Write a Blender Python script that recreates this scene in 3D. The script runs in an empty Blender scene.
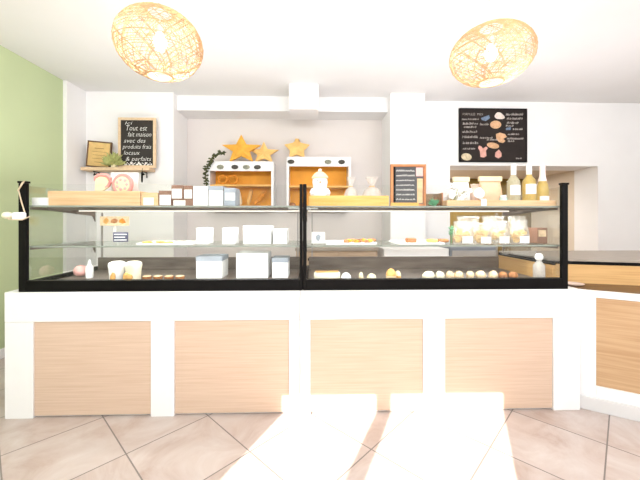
import bpy, bmesh, math, random
from mathutils import Vector, Matrix, Euler
random.seed(7)
COL = bpy.context.scene.collection
F, H, YAW = 322.0, 1.15, math.radians(1.5)
D = 1.91
def at(px, py, Y):
    u, v = (px-320)/F, (220-py)/F
    dx, dy = math.sin(YAW)+u*math.cos(YAW), math.cos(YAW)-u*math.sin(YAW)
    t = Y/dy
    return Vector((dx*t, Y, H+v*t))
def sx(px, Y): return at(px, 220, Y).x
def sz(py, Y, px=320): return at(px, py, Y).z

# ------------------------------------------------------------------ materials
MATS = {}
def srgb(r, g, b):
    f = lambda c: ((c/255+0.055)/1.055)**2.4 if c/255 > 0.04045 else c/255/12.92
    return (f(r), f(g), f(b), 1)
def mat(name, col, rough=0.6, var=0.06, scale=8, metal=0, stretch=(1,1,1), spec=0.3, emit=0):
    if name in MATS: return MATS[name]
    m = bpy.data.materials.new(name); m.use_nodes = True
    nt = m.node_tree; b = nt.nodes['Principled BSDF']
    tc = nt.nodes.new('ShaderNodeTexCoord'); mp = nt.nodes.new('ShaderNodeMapping')
    mp.inputs['Scale'].default_value = stretch
    n = nt.nodes.new('ShaderNodeTexNoise'); n.inputs['Scale'].default_value = scale; n.inputs['Detail'].default_value = 4
    r = nt.nodes.new('ShaderNodeValToRGB')
    c = col
    r.color_ramp.elements[0].position = 0.3; r.color_ramp.elements[1].position = 0.7
    r.color_ramp.elements[0].color = (c[0]*(1-var), c[1]*(1-var*1.15), c[2]*(1-var*1.3), 1)
    r.color_ramp.elements[1].color = (min(1,c[0]*(1+var)), min(1,c[1]*(1+var)), min(1,c[2]*(1+var)), 1)
    L = nt.links
    L.new(tc.outputs['Object'], mp.inputs['Vector']); L.new(mp.outputs['Vector'], n.inputs['Vector'])
    L.new(n.outputs['Fac'], r.inputs['Fac']); L.new(r.outputs['Color'], b.inputs['Base Color'])
    b.inputs['Roughness'].default_value = rough; b.inputs['Metallic'].default_value = metal
    b.inputs['Specular IOR Level'].default_value = spec
    if emit:
        L.new(r.outputs['Color'], b.inputs['Emission Color']); b.inputs['Emission Strength'].default_value = emit
    MATS[name] = m
    return m
def clear(name, tint, body=0.0, bodycol=(1,1,1,1), gloss=0.5, rough=0.02):
    """thin clear sheet: see-through, a little of its own colour, a fresnel sheen"""
    m = bpy.data.materials.new(name); m.use_nodes = True
    nt = m.node_tree; nt.nodes.clear(); N = nt.nodes.new; L = nt.links
    out = N('ShaderNodeOutputMaterial'); tr = N('ShaderNodeBsdfTransparent'); tr.inputs[0].default_value = tint
    gl = N('ShaderNodeBsdfGlossy'); gl.inputs['Roughness'].default_value = rough
    df = N('ShaderNodeBsdfDiffuse'); df.inputs[0].default_value = bodycol
    tl = N('ShaderNodeBsdfTranslucent'); tl.inputs[0].default_value = bodycol
    nz = N('ShaderNodeTexNoise'); nz.inputs['Scale'].default_value = 9
    ma = N('ShaderNodeMapRange'); ma.inputs['To Min'].default_value = body*0.75; ma.inputs['To Max'].default_value = body*1.25
    L.new(nz.outputs['Fac'], ma.inputs['Value'])
    mb = N('ShaderNodeMixShader'); mb.inputs[0].default_value = 0.4
    L.new(df.outputs[0], mb.inputs[1]); L.new(tl.outputs[0], mb.inputs[2])
    m1 = N('ShaderNodeMixShader'); L.new(ma.outputs[0], m1.inputs[0]); L.new(tr.outputs[0], m1.inputs[1]); L.new(mb.outputs[0], m1.inputs[2])
    fr = N('ShaderNodeLayerWeight'); fr.inputs['Blend'].default_value = 0.25
    mu = N('ShaderNodeMath'); mu.operation = 'MULTIPLY'; mu.inputs[1].default_value = gloss
    L.new(fr.outputs['Fresnel'], mu.inputs[0])
    m2 = N('ShaderNodeMixShader'); L.new(mu.outputs[0], m2.inputs[0]); L.new(m1.outputs[0], m2.inputs[1]); L.new(gl.outputs[0], m2.inputs[2])
    L.new(m2.outputs[0], out.inputs[0])
    return m
def wood(name, ca, cb, scale=3.0, stretch=(1, 1, 30), rough=0.55):
    m = bpy.data.materials.new(name); m.use_nodes = True
    nt = m.node_tree; b = nt.nodes['Principled BSDF']; N = nt.nodes.new; L = nt.links
    tc = N('ShaderNodeTexCoord'); mp = N('ShaderNodeMapping'); mp.inputs['Scale'].default_value = stretch
    n = N('ShaderNodeTexNoise'); n.inputs['Scale'].default_value = scale; n.inputs['Detail'].default_value = 6; n.inputs['Distortion'].default_value = 0.4
    r = N('ShaderNodeValToRGB'); r.color_ramp.elements[0].position = 0.33; r.color_ramp.elements[1].position = 0.66
    r.color_ramp.elements[0].color = ca; r.color_ramp.elements[1].color = cb
    L.new(tc.outputs['Object'], mp.inputs[0]); L.new(mp.outputs[0], n.inputs['Vector']); L.new(n.outputs['Fac'], r.inputs[0]); L.new(r.outputs[0], b.inputs['Base Color'])
    b.inputs['Roughness'].default_value = rough; b.inputs['Specular IOR Level'].default_value = 0.25
    return m
def floor_mat():
    m = bpy.data.materials.new('floor_tile'); m.use_nodes = True
    nt = m.node_tree; b = nt.nodes['Principled BSDF']; N = nt.nodes.new; L = nt.links
    v0 = at(208, 416.5, D); diag = sx(311, D)-sx(208, D); s = diag/math.sqrt(2)
    tc = N('ShaderNodeTexCoord'); sub = N('ShaderNodeVectorMath'); sub.operation = 'SUBTRACT'; sub.inputs[1].default_value = (v0.x, v0.y, 0)
    L.new(tc.outputs['Object'], sub.inputs[0])
    rot = N('ShaderNodeVectorRotate'); rot.rotation_type = 'Z_AXIS'; rot.inputs['Angle'].default_value = math.radians(45)
    L.new(sub.outputs[0], rot.inputs['Vector'])
    sc = N('ShaderNodeVectorMath'); sc.operation = 'SCALE'; sc.inputs['Scale'].default_value = 1/s
    L.new(rot.outputs[0], sc.inputs[0])
    sep = N('ShaderNodeSeparateXYZ'); L.new(sc.outputs[0], sep.inputs[0])
    ds = []
    for ax in ('X', 'Y'):
        a = N('ShaderNodeMath'); a.operation = 'ADD'; a.inputs[1].default_value = 100.5; L.new(sep.outputs[ax], a.inputs[0])
        f = N('ShaderNodeMath'); f.operation = 'FRACT'; L.new(a.outputs[0], f.inputs[0])
        g = N('ShaderNodeMath'); g.operation = 'SUBTRACT'; g.inputs[1].default_value = 0.5; L.new(f.outputs[0], g.inputs[0])
        h = N('ShaderNodeMath'); h.operation = 'ABSOLUTE'; L.new(g.outputs[0], h.inputs[0]); ds.append(h)
    mn = N('ShaderNodeMath'); mn.operation = 'MINIMUM'; L.new(ds[0].outputs[0], mn.inputs[0]); L.new(ds[1].outputs[0], mn.inputs[1])
    lt = N('ShaderNodeMath'); lt.operation = 'LESS_THAN'; lt.inputs[1].default_value = 0.0075; L.new(mn.outputs[0], lt.inputs[0])
    fl = N('ShaderNodeVectorMath'); fl.operation = 'FLOOR'; L.new(sc.outputs[0], fl.inputs[0])
    wn = N('ShaderNodeTexWhiteNoise'); wn.noise_dimensions = '3D'; L.new(fl.outputs[0], wn.inputs['Vector'])
    off = N('ShaderNodeVectorMath'); off.operation = 'MULTIPLY_ADD'; off.inputs[1].default_value = (7, 7, 7)
    L.new(wn.outputs['Color'], off.inputs[0]); L.new(tc.outputs['Object'], off.inputs[2])
    n = N('ShaderNodeTexNoise'); n.inputs['Scale'].default_value = 3.2; n.inputs['Detail'].default_value = 9; n.inputs['Roughness'].default_value = 0.62; n.inputs['Distortion'].default_value = 1.6
    L.new(off.outputs[0], n.inputs['Vector'])
    r = N('ShaderNodeValToRGB'); e = r.color_ramp.elements
    e[0].position = 0.3; e[0].color = FL[0]; e[1].position = 0.72; e[1].color = FL[2]
    k = e.new(0.5); k.color = FL[1]
    L.new(n.outputs['Fac'], r.inputs[0])
    mx = N('ShaderNodeMix'); mx.data_type = 'RGBA'; mx.inputs[7].default_value = (0.19, 0.165, 0.15, 1)
    L.new(lt.outputs[0], mx.inputs[0]); L.new(r.outputs[0], mx.inputs[6]); L.new(mx.outputs[2], b.inputs['Base Color'])
    b.inputs['Roughness'].default_value = 0.42; b.inputs['Specular IOR Level'].default_value = 0.35
    return m
FL = [(0.41, 0.315, 0.27, 1), (0.49, 0.41, 0.375, 1), (0.55, 0.495, 0.465, 1)]

WHITE = mat('white_lacquer', (0.82, 0.815, 0.81, 1), 0.4, 0.01)
WALL = mat('white_plaster', (0.84, 0.825, 0.815, 1), 0.9, 0.015, 3)
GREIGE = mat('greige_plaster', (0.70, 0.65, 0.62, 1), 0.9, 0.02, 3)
CEIL = mat('ceiling_plaster', (0.82, 0.805, 0.79, 1), 0.95, 0.015, 2)
GREEN = mat('green_paint', srgb(190, 203, 160), 0.9, 0.025, 2)
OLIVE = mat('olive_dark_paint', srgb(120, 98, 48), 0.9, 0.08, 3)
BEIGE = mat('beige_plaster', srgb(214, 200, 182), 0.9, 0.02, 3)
BLACK = mat('black_metal', (0.0045, 0.004, 0.004, 1), 0.5, 0.2, spec=0.12)
DARK = mat('dark_steel', (0.17, 0.14, 0.12, 1), 0.4, 0.25, 5, stretch=(1, 1, 6))
GREY = mat('grey_steel', (0.38, 0.36, 0.34, 1), 0.35, 0.1, 5)
BLUEGREY = mat('blue_grey_steel', (0.22, 0.24, 0.28, 1), 0.4, 0.15, 6)
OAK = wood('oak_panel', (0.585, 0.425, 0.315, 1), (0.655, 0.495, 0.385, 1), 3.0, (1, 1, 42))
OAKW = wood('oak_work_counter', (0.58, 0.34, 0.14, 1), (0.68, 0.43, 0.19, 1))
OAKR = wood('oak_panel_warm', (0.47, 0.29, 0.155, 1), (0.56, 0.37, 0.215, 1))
PINE = wood('pine_board', (0.66, 0.41, 0.22, 1), (0.78, 0.53, 0.31, 1), 4, (1, 4, 18))
HONEY = wood('honey_board', (0.74, 0.40, 0.10, 1), (0.86, 0.52, 0.17, 1), 4, (1, 4, 18))
ORANGE = mat('orange_back_board', (0.85, 0.38, 0.045, 1), 0.6, 0.12, 5)
TAN = wood('tan_board', (0.40, 0.28, 0.18, 1), (0.52, 0.38, 0.27, 1), 4, (1, 4, 18))
REDWOOD = wood('red_brown_board', (0.42, 0.16, 0.06, 1), (0.56, 0.24, 0.10, 1), 4, (6, 4, 2))
BROWNTOP = mat('brown_worktop', (0.16, 0.085, 0.03, 1), 0.5, 0.15, 6, stretch=(1, 6, 1))
GREYTOP = mat('grey_worktop', (0.36, 0.31, 0.26, 1), 0.45, 0.08, 9)
NATWOOD = wood('natural_frame_wood', (0.66, 0.47, 0.30, 1), (0.76, 0.57, 0.38, 1), 5, (4, 4, 4))
SLATE = mat('slate_board', (0.035, 0.030, 0.027, 1), 0.8, 0.2, 6)
SLATEG = mat('grey_slate_board', (0.10, 0.10, 0.105, 1), 0.8, 0.15, 6)
CHALK = mat('chalk', (0.80, 0.78, 0.75, 1), 0.9, 0.05)
PARCH = mat('parchment', (0.70, 0.48, 0.20, 1), 0.8, 0.12, 14)
INK = mat('brown_ink', (0.30, 0.17, 0.05, 1), 0.8, 0.1)
LEAFP = mat('pale_green_leaf', (0.42, 0.44, 0.17, 1), 0.6, 0.2, 30)
LEAFD = mat('dark_green_leaf', (0.065, 0.075, 0.03, 1), 0.6, 0.3, 30)
LEAFG = mat('fresh_green_leaf', (0.10, 0.30, 0.16, 1), 0.6, 0.3, 30)
PINK = mat('pink_glaze', (0.82, 0.34, 0.31, 1), 0.4, 0.12, 25)
PINKL = mat('light_pink_icing', (0.83, 0.45, 0.42, 1), 0.45, 0.1, 25)
RED = mat('red_glaze', (0.70, 0.05, 0.04, 1), 0.4, 0.1, 25)
CREAM = mat('cream_icing', (0.85, 0.74, 0.48, 1), 0.5, 0.08, 20)
PAPER = mat('white_paper', (0.86, 0.855, 0.85, 1), 0.8, 0.01)
NAVY = mat('navy_print', (0.07, 0.07, 0.13, 1), 0.7, 0.1)
CHOC = mat('brown_card', (0.26, 0.145, 0.10, 1), 0.6, 0.12, 20)
BGCARD = mat('blue_grey_card', (0.36, 0.40, 0.46, 1), 0.6, 0.08, 20)
CORK = mat('brown_pastry', (0.38, 0.17, 0.07, 1), 0.7, 0.3, 40)
GOLD = mat('golden_pastry', (0.72, 0.40, 0.13, 1), 0.65, 0.25, 40)
CRUST = mat('orange_crust', (0.72, 0.27, 0.03, 1), 0.6, 0.25, 30)
BUN = mat('pale_bun', (0.74, 0.58, 0.38, 1), 0.7, 0.18, 40)
BISC = mat('golden_biscuit', (0.90, 0.58, 0.20, 1), 0.65, 0.2, 40)
BISCL = mat('pale_biscuit', (0.90, 0.72, 0.42, 1), 0.65, 0.15, 40)
STAR = mat('gold_star_card', (0.76, 0.38, 0.05, 1), 0.55, 0.12, 14)
STARL = mat('light_gold_star_card', (0.80, 0.50, 0.17, 1), 0.55, 0.1, 14)
BAMBOO = mat('bamboo_strip', (0.55, 0.365, 0.205, 1), 0.6, 0.12, 20)
CORDW = mat('white_cord', (0.75, 0.74, 0.72, 1), 0.7, 0.02)
STRING = mat('beige_string', (0.66, 0.54, 0.38, 1), 0.9, 0.08, 60)
WAX = mat('cream_wax', (0.86, 0.80, 0.62, 1), 0.5, 0.04)
BULB = mat('lit_bulb', (1.0, 0.93, 0.80, 1), 0.4, 0.0, emit=9)
LED = mat('lit_tube', (1.0, 0.96, 0.90, 1), 0.4, 0.0, emit=0.55)
LIME = mat('pale_lime_label', (0.62, 0.68, 0.30, 1), 0.5, 0.1)
PINKFOIL = mat('pale_pink_foil', (0.84, 0.70, 0.66, 1), 0.35, 0.04)
TEAL = mat('pale_teal', (0.52, 0.68, 0.66, 1), 0.4, 0.05)
LABELBEIGE = mat('beige_label', (0.72, 0.58, 0.50, 1), 0.6, 0.1, 20)
GLASS = clear('case_glass', (0.985, 0.992, 0.988, 1), 0.008, gloss=0.3)
SIDEGLASS = clear('side_glass', (0.96, 0.975, 0.965, 1), 0.02, gloss=0.35)
SHELFGLASS = clear('shelf_glass', (0.91, 0.935, 0.915, 1), 0.05, (0.75, 0.80, 0.76, 1), gloss=0.3)
EDGEGLASS = mat('glass_edge', (0.30, 0.33, 0.29, 1), 0.2, 0.1)
CELLO = clear('clear_film', (1, 1, 1, 1), 0.24, (0.98, 0.97, 0.94, 1), gloss=0.6, rough=0.15)
MILKY = clear('milky_plastic', (0.98, 0.98, 0.97, 1), 0.55, (0.85, 0.84, 0.82, 1), gloss=0.4, rough=0.2)
FILMW = clear('white_film', (1, 1, 1, 1), 0.5, (0.97, 0.95, 0.92, 1), gloss=0.5, rough=0.15)
BTLGLASS = clear('pale_bottle_glass', (0.96, 0.95, 0.84, 1), 0.42, (0.93, 0.90, 0.70, 1), gloss=0.8)
BTLGOLD = clear('golden_bottle_glass', (0.97, 0.88, 0.56, 1), 0.5, (0.95, 0.76, 0.30, 1), gloss=0.8)
BASKET = clear('tinted_box_plastic', (0.72, 0.62, 0.50, 1), 0.35, (0.42, 0.33, 0.22, 1), gloss=0.5, rough=0.1)

# ------------------------------------------------------------------ mesh helpers
class MB:
    def __init__(s): s.bm = bmesh.new()
    def _tag(s, vs, M):
        if M is not None:
            for v in vs: v.co = M @ v.co
    def box(s, lo, hi, bev=0.0, M=None):
        r = bmesh.ops.create_cube(s.bm, size=1.0); vs = r['verts']
        lo, hi = Vector(lo), Vector(hi); c = (lo+hi)/2; d = hi-lo
        for v in vs: v.co = Vector((v.co.x*d.x, v.co.y*d.y, v.co.z*d.z))+c
        if bev > 0:
            es = list({e for v in vs for e in v.link_edges})
            rb = bmesh.ops.bevel(s.bm, geom=es, offset=bev, segments=2, affect='EDGES', profile=0.5)
            vs = list({v for f in rb['faces'] for v in f.verts} | {v for v in vs if v.is_valid})
        s._tag(vs, M); return s
    def cyl(s, a, b, r0, r1=None, n=16, cap=True):
        a, b = Vector(a), Vector(b); r1 = r0 if r1 is None else r1
        q = (b-a).to_track_quat('Z', 'Y').to_matrix()
        R = []
        for p, r in ((a, r0), (b, r1)):
            R.append([s.bm.verts.new(p + q @ Vector((r*math.cos(2*math.pi*i/n), r*math.sin(2*math.pi*i/n), 0))) for i in range(n)])
        for i in range(n): s.bm.faces.new((R[0][i], R[0][(i+1) % n], R[1][(i+1) % n], R[1][i]))
        if cap: s.bm.faces.new(R[0][::-1]); s.bm.faces.new(R[1])
        return s
    def lathe(s, prof, c=(0, 0, 0), n=20, M=None, sq=(1, 1)):
        c = Vector(c); rings = []; vs = []
        for r, z in prof:
            if r < 1e-6: ring = [s.bm.verts.new(c+Vector((0, 0, z)))]
            else: ring = [s.bm.verts.new(c+Vector((r*sq[0]*math.cos(2*math.pi*i/n), r*sq[1]*math.sin(2*math.pi*i/n), z))) for i in range(n)]
            rings.append(ring); vs += ring
        for A, B in zip(rings, rings[1:]):
            for i in range(n):
                j = (i+1) % n
                if len(A) == 1 and len(B) == 1: continue
                if len(A) == 1: s.bm.faces.new((A[0], B[j], B[i]))
                elif len(B) == 1: s.bm.faces.new((A[i], A[j], B[0]))
                else: s.bm.faces.new((A[i], A[j], B[j], B[i]))
        if len(rings[0]) > 1: s.bm.faces.new(rings[0][::-1])
        if len(rings[-1]) > 1: s.bm.faces.new(rings[-1])
        s._tag(vs, M); return s
    def tube(s, pts, r, n=6, closed=False):
        pts = [Vector(p) for p in pts]; m = len(pts); R = []
        up = Vector((0.13, 0.21, 0.97))
        for i, p in enumerate(pts):
            a = pts[i-1] if (i or closed) else p; b = pts[(i+1) % m] if (i < m-1 or closed) else p
            t = (b-a).normalized(); x = t.cross(up)
            if x.length < 1e-3: x = t.cross(Vector((1, 0, 0)))
            x.normalize(); y = t.cross(x); rr = r[i] if isinstance(r, (list, tuple)) else r
            R.append([s.bm.verts.new(p+x*rr*math.cos(2*math.pi*k/n)+y*rr*math.sin(2*math.pi*k/n)) for k in range(n)])
        for i in range(m if closed else m-1):
            A, B = R[i], R[(i+1) % m]
            for k in range(n): s.bm.faces.new((A[k], A[(k+1) % n], B[(k+1) % n], B[k]))
        if not closed: s.bm.faces.new(R[0][::-1]); s.bm.faces.new(R[-1])
        return s
    def prism(s, poly, lo, hi, M=None):
        """polygon in XY extruded along Z"""
        A = [s.bm.verts.new((p[0], p[1], lo)) for p in poly]; B = [s.bm.verts.new((p[0], p[1], hi)) for p in poly]
        n = len(poly)
        for i in range(n): s.bm.faces.new((A[i], A[(i+1) % n], B[(i+1) % n], B[i]))
        s.bm.faces.new(A[::-1]); s.bm.faces.new(B)
        s._tag(A+B, M); return s
    def blob(s, c, rad, seed=0, amp=0.12, sub=2, M=None):
        r = bmesh.ops.create_icosphere(s.bm, subdivisions=sub, radius=1.0); rn = random.Random(seed)
        ph = [rn.uniform(0, 6) for _ in range(6)]
        for v in r['verts']:
            p = v.co.copy()
            k = 1+amp*(math.sin(3*p.x+ph[0])*math.sin(2.6*p.y+ph[1])+math.sin(2.8*p.z+ph[2])*math.cos(3.1*p.x+ph[3]))
            v.co = Vector((p.x*rad[0]*k, p.y*rad[1]*k, p.z*rad[2]*k))
            if M is not None: v.co = M @ v.co
            v.co += Vector(c)
        return s
    def pouch(s, c, w, h, d, lobes=0.04, seed=0, flare=1.1):
        """soft bag: rounded box foot that closes to a flat, slightly flared top"""
        rn = random.Random(seed); n = 24; R = []
        lv = [(0, .90, .85), (.06, 1, 1), (.35, 1.02, 1.05), (.6, .96, .8), (.78, .93, .35), (.84, .95, .14), (1, flare, .09)]
        for t, fw, fd in lv:
            ring = []
            for i in range(n):
                a = 2*math.pi*i/n; cs, sn = math.cos(a), math.sin(a)
                x = math.copysign(abs(cs)**.6, cs)*w/2*fw; y = math.copysign(abs(sn)**.6, sn)*d/2*fd
                k = 1+rn.uniform(-lobes, lobes)
                ring.append(s.bm.verts.new(Vector(c)+Vector((x*k, y*k, t*h*(1+(rn.uniform(-.03, .03) if t == 1 else 0))))))
            R.append(ring)
        for A, B in zip(R, R[1:]):
            for i in range(n): s.bm.faces.new((A[i], A[(i+1) % n], B[(i+1) % n], B[i]))
        s.bm.faces.new(R[0][::-1]); s.bm.faces.new(R[-1])
        return s
    def build(s, name, m, parent=None, smooth=False):
        me = bpy.data.meshes.new(name)
        bmesh.ops.recalc_face_normals(s.bm, faces=s.bm.faces)
        off = Vector((0, 0, 0)); p = parent
        while p is not None: off += p.location; p = p.parent
        if off.length: bmesh.ops.translate(s.bm, verts=s.bm.verts, vec=-off)
        s.bm.to_mesh(me); s.bm.free()
        o = bpy.data.objects.new(name, me); COL.objects.link(o)
        me.materials.append(m)
        if smooth:
            for f in me.polygons: f.use_smooth = True
            try: me.set_sharp_from_angle(angle=math.radians(42))
            except Exception: pass
        if parent: o.parent = parent
        return o
def tag(o, label=None, cat=None, group=None, kind=None):
    if label: o['label'] = label
    if cat: o['category'] = cat
    if group: o['group'] = group
    if kind: o['kind'] = kind
    return o
def thing(name, label, cat, loc, group=None):
    o = bpy.data.objects.new(name, None); o.empty_display_size = 0.05; COL.objects.link(o)
    o.location = loc; return tag(o, label, cat, group)
def struct(o): o['kind'] = 'structure'; return o
def children(o): return [c for c in bpy.data.objects if c.parent == o]
def copy_tree(o, parent=None):
    c = o.copy(); COL.objects.link(c)
    if parent: c.parent = parent
    for ch in children(o): copy_tree(ch, c)
    return c
def text(body, x, y, z, size, m, parent, name='lettering', shear=0.0, align='LEFT', width=None, rz=0.0):
    """flat lettering facing -Y"""
    cu = bpy.data.curves.new(name, 'FONT'); cu.body = body; cu.size = size; cu.shear = shear; cu.align_x = align; cu.resolution_u = 2; cu.offset = -size*0.012
    t = bpy.data.objects.new(name, cu); COL.objects.link(t)
    bpy.context.view_layer.update()
    me = bpy.data.meshes.new_from_object(t.evaluated_get(bpy.context.evaluated_depsgraph_get()))
    bpy.data.objects.remove(t); bpy.data.curves.remove(cu)
    M = Matrix.Translation((x, y, z)) @ Matrix.Rotation(rz, 4, 'Y') @ Matrix.Rotation(math.pi/2, 4, 'X')
    if width:
        xs = [v.co.x for v in me.vertices]
        if xs: M = M @ Matrix.Diagonal((width/max(1e-4, max(xs)), 1, 1, 1))
    me.transform(M)
    off = Vector((0, 0, 0)); p = parent
    while p is not None: off += p.location; p = p.parent
    me.transform(Matrix.Translation(-off))
    me.materials.clear(); me.materials.append(m)
    o = bpy.data.objects.new(name, me); COL.objects.link(o); o.parent = parent
    return o

# ------------------------------------------------------------------ the setting
HC = 2.60
XL = at(63, 220, 3.41).x
XR = 4.3; YF = -1.2
struct(MB().box((XL-.2, YF-.2, -.1), (XR+.2, 6, 0)).build('floor', floor_mat()))
struct(MB().box((XL-.2, YF-.2, HC), (XR+.2, 6, HC+.1)).build('ceiling', CEIL))
struct(MB().box((XL-.12, YF, 0), (XL, 3.41, HC)).build('wall_left', GREEN))
struct(MB().box((XR, YF, 0), (XR+.12, 5.3, HC)).build('wall_right', WALL))
# shop front behind the viewer, with a pair of glazed doors for the sun
dX = 0.482*(D-YF)
dl0, dl1 = sx(277, D)-dX, sx(375, D)-dX
dr0, dr1 = sx(387, D)-dX, sx(503, D)-dX
LINT = 2.3
m = MB()
m.box((XL-.12, YF-.06, 0), (dl0, YF, HC)).box((dr1, YF-.06, 0), (XR+.12, YF, HC)).box((dl0, YF-.06, LINT), (dr1, YF, HC))
struct(m.build('wall_front', WALL))
struct(MB().box((dl1, YF-.05, 0), (dr0, YF-.01, LINT)).build('door_1', WHITE))
# back of the room
xa, xb = at(66.5, 220, 3.41).x, at(173.5, 220, 3.70).x
struct(MB().box((XL-.12, 3.41, 0), (xa, 3.72, HC), .004).build('trim_1', WALL))
struct(MB().box((XL-.12, 3.70, 0), (xb, 4.25, HC)).build('wall_back_left', WALL))
xp0, xp1 = at(390.5, 220, 3.65).x, at(425, 220, 3.65).x
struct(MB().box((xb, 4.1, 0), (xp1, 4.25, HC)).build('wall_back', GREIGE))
struct(MB().box((xp0, 3.65, 0), (xp1, 4.1, HC)).build('trim_2', WALL))
zb = sz(111.5, 3.79)
struct(MB().box((xb, 3.79, zb), (xp0, 4.1, HC)).build('trim_3', WALL))
q0, q1 = at(289, 109, 3.43), at(318.5, 84, 3.43)
struct(MB().box((q0.x, 3.43, q0.z), (q1.x, 3.79, HC), .003).build('trim_4', WALL))
# right part of the back wall with a deep opening
n0, n1, nz = at(450, 165, 3.89), at(598, 165, 3.89), sz(165, 3.89)
m = MB().box((xp1, 3.89, 0), (n0.x, 4.25, HC)).box((n0.x, 3.89, nz), (n1.x, 4.25, HC)).box((n1.x, 3.89, 0), (XR, 4.25, HC))
struct(m.build('wall_back_right', WALL))
m = MB().box((n0.x-.1, 4.25, 0), (n0.x, 5.1, nz+.1)).box((n1.x, 4.25, 0), (n1.x+.1, 5.1, nz+.1)).box((n0.x, 4.25, nz), (n1.x, 5.1, nz+.1))
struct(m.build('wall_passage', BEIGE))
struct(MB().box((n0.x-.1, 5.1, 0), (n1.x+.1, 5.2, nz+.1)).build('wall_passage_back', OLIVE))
# skirting along the green wall
struct(MB().box((XL, YF, 0), (XL+.012, 3.41, .08), .003).build('baseboard_left', WHITE))

# ------------------------------------------------------------------ display cases
ZB = sz(290.5, D)          # top of the white base
ZRIM = sz(279.5, D)        # top of the black rim
ZPOST = sz(184, D)
ZT, ZM, ZD = 1.236, 0.995, 0.762
YS0, YT1, YM1, YBK = 1.955, 2.36, 2.42, 2.58
xs_ = [sx(p, D) for p in (5, 300, 580)]
def case(x0, x1, label, stiles, panels, gx0, gx1, pw0, pw1, outer):
    t = thing('display_case', label, 'display counter', ((x0+x1)/2, 2.2, 0), 'glass display counters of the bakery')
    g = .0015
    b = MB().box((x0+g, D+.02, .0), (x1-g, 2.62, ZB))
    b.box((x0+g, D-.006, sz(319.5, D)), (x1-g, D+.021, ZB), .003)
    for a, c in stiles: b.box((a, D-.004, 0.0), (c, D+.021, sz(320, D)+.002), .002)
    b.build('base', WHITE, t)
    for a, c in panels:
        MB().box((a+.001, D+.004, .012), (c-.001, D+.0195, sz(319.7, D)), .001).build('panel', OAK, t)
    r = MB().box((gx0, D+.0, ZB+.0005), (gx1, D+.04, ZRIM), .003)
    r.box((gx0, D+.04, ZB+.0005), (gx0+.03, YBK, ZRIM-.01)).box((gx1-.03, D+.04, ZB+.0005), (gx1, YBK, ZRIM-.01))
    r.build('rim', BLACK, t)
    for a, w in ((gx0, pw0), (gx1-pw1, pw1)):
        MB().box((a, D-.002, ZB+.0005), (a+w, D+.022, ZPOST), .003).build('post', BLACK, t)
        if w > .03: MB().box((a-.003, D-.006, ZPOST), (a+w+.004, D+.026, ZPOST+.012), .002).build('post_cap', BLACK, t)
    MB().box((gx0+pw0, D+.012, ZRIM), (gx1-pw1, D+.018, ZPOST-.004)).build('front_glass', GLASS, t)
    e = gx0+.002 if outer == 'left' else gx1-.008
    MB().box((e, D+.04, ZRIM), (e+.006, YBK, ZPOST-.01)).build('side_glass', SIDEGLASS, t)
    d = MB().box((gx0+.03, D+.04, ZB+.0005), (gx1-.03, YBK, ZD), .002)
    d.box((gx0+.03, YBK-.025, ZD), (gx1-.03, YBK, ZD+.095), .003)
    d.build('deck', DARK, t)
    for z, y1, nm in ((ZT, YT1, 'upper_shelf'), (ZM, YM1, 'lower_shelf')):
        sh = MB().box((gx0+.010, YS0, z-.008), (gx1-.0095, y1, z)).build(nm, SHELFGLASS, t)
        MB().box((gx0+.010, YS0-.003, z-.0085), (gx1-.0095, YS0, z+.0005)).build('shelf_edge', EDGEGLASS, sh)
        for xx in (gx0+.0105, gx1-.016):
            M = Matrix(((0, 0, 1, xx), (1, 0, 0, 0), (0, 1, 0, 0), (0, 0, 0, 1)))
            MB().prism([(YS0+.02, z-.0085), (YBK-.03, z-.0085), (YBK-.03, z-.10), (YBK-.06, z-.055), (YS0+.16, z-.026), (YS0+.02, z-.024)], 0, .006, M).build('bracket', DARK, t)
    MB().box((gx0+.045, YT1-.035, ZT-.026), (gx1-.045, YT1-.005, ZT-.0085), .002).build('rail', DARK, t)
    lt = MB().cyl((gx0+.27 if outer == 'left' else gx0+.03, YS0+.06, ZT-.030), (gx1-.02 if outer == 'left' else gx1-.30, YS0+.06, ZT-.030), .0042, n=10).build('light_tube', LED, t, True)
    MB().box((gx0+.09, YS0+.045, ZT-.0255), (gx1-.09, YS0+.075, ZT-.0085)).build('light_holder', DARK, t)
    for xx in (gx0+.05, gx1-.062):
        MB().box((xx, YBK-.02, ZD+.0955), (xx+.012, YBK-.008, ZT-.03), .001).build('rear_upright', GREY, t)
    if outer == 'right':
        eb = MB().box((gx1-.047, D+.06, ZD+.0005), (gx1-.031, YBK-.027, .868), .001).build('end_board', OAKW, t)
        MB().box((gx1-.049, D+.058, .8685), (gx1-.0305, YBK-.026, .878), .001).build('cap', BLACK, eb)
    return t
S = lambda *p: [sx(q, D) for q in p]
s = S(5, 33.5, 151, 174.5, 289, 300)
case(xs_[0], xs_[1], 'left glass display counter, white base with two oak panels, beside the green wall', [(s[0]+.0015, s[1]), (s[2], s[3]), (s[4], s[5]-.0015)], [(s[1], s[2]), (s[3], s[4])], sx(18.5, D), sx(302.6, D), .043, .018, 'left')
s = S(300, 310.5, 423, 445, 553, 580)
case(xs_[1], xs_[2], 'right glass display counter, white base with two oak panels, in the sun patch', [(s[0]+.0015, s[1]), (s[2], s[3]), (s[4], s[5]-.0015)], [(s[1], s[2]), (s[3], s[4])], sx(302.9, D), sx(568, D), .022, .036, 'right')

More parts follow.
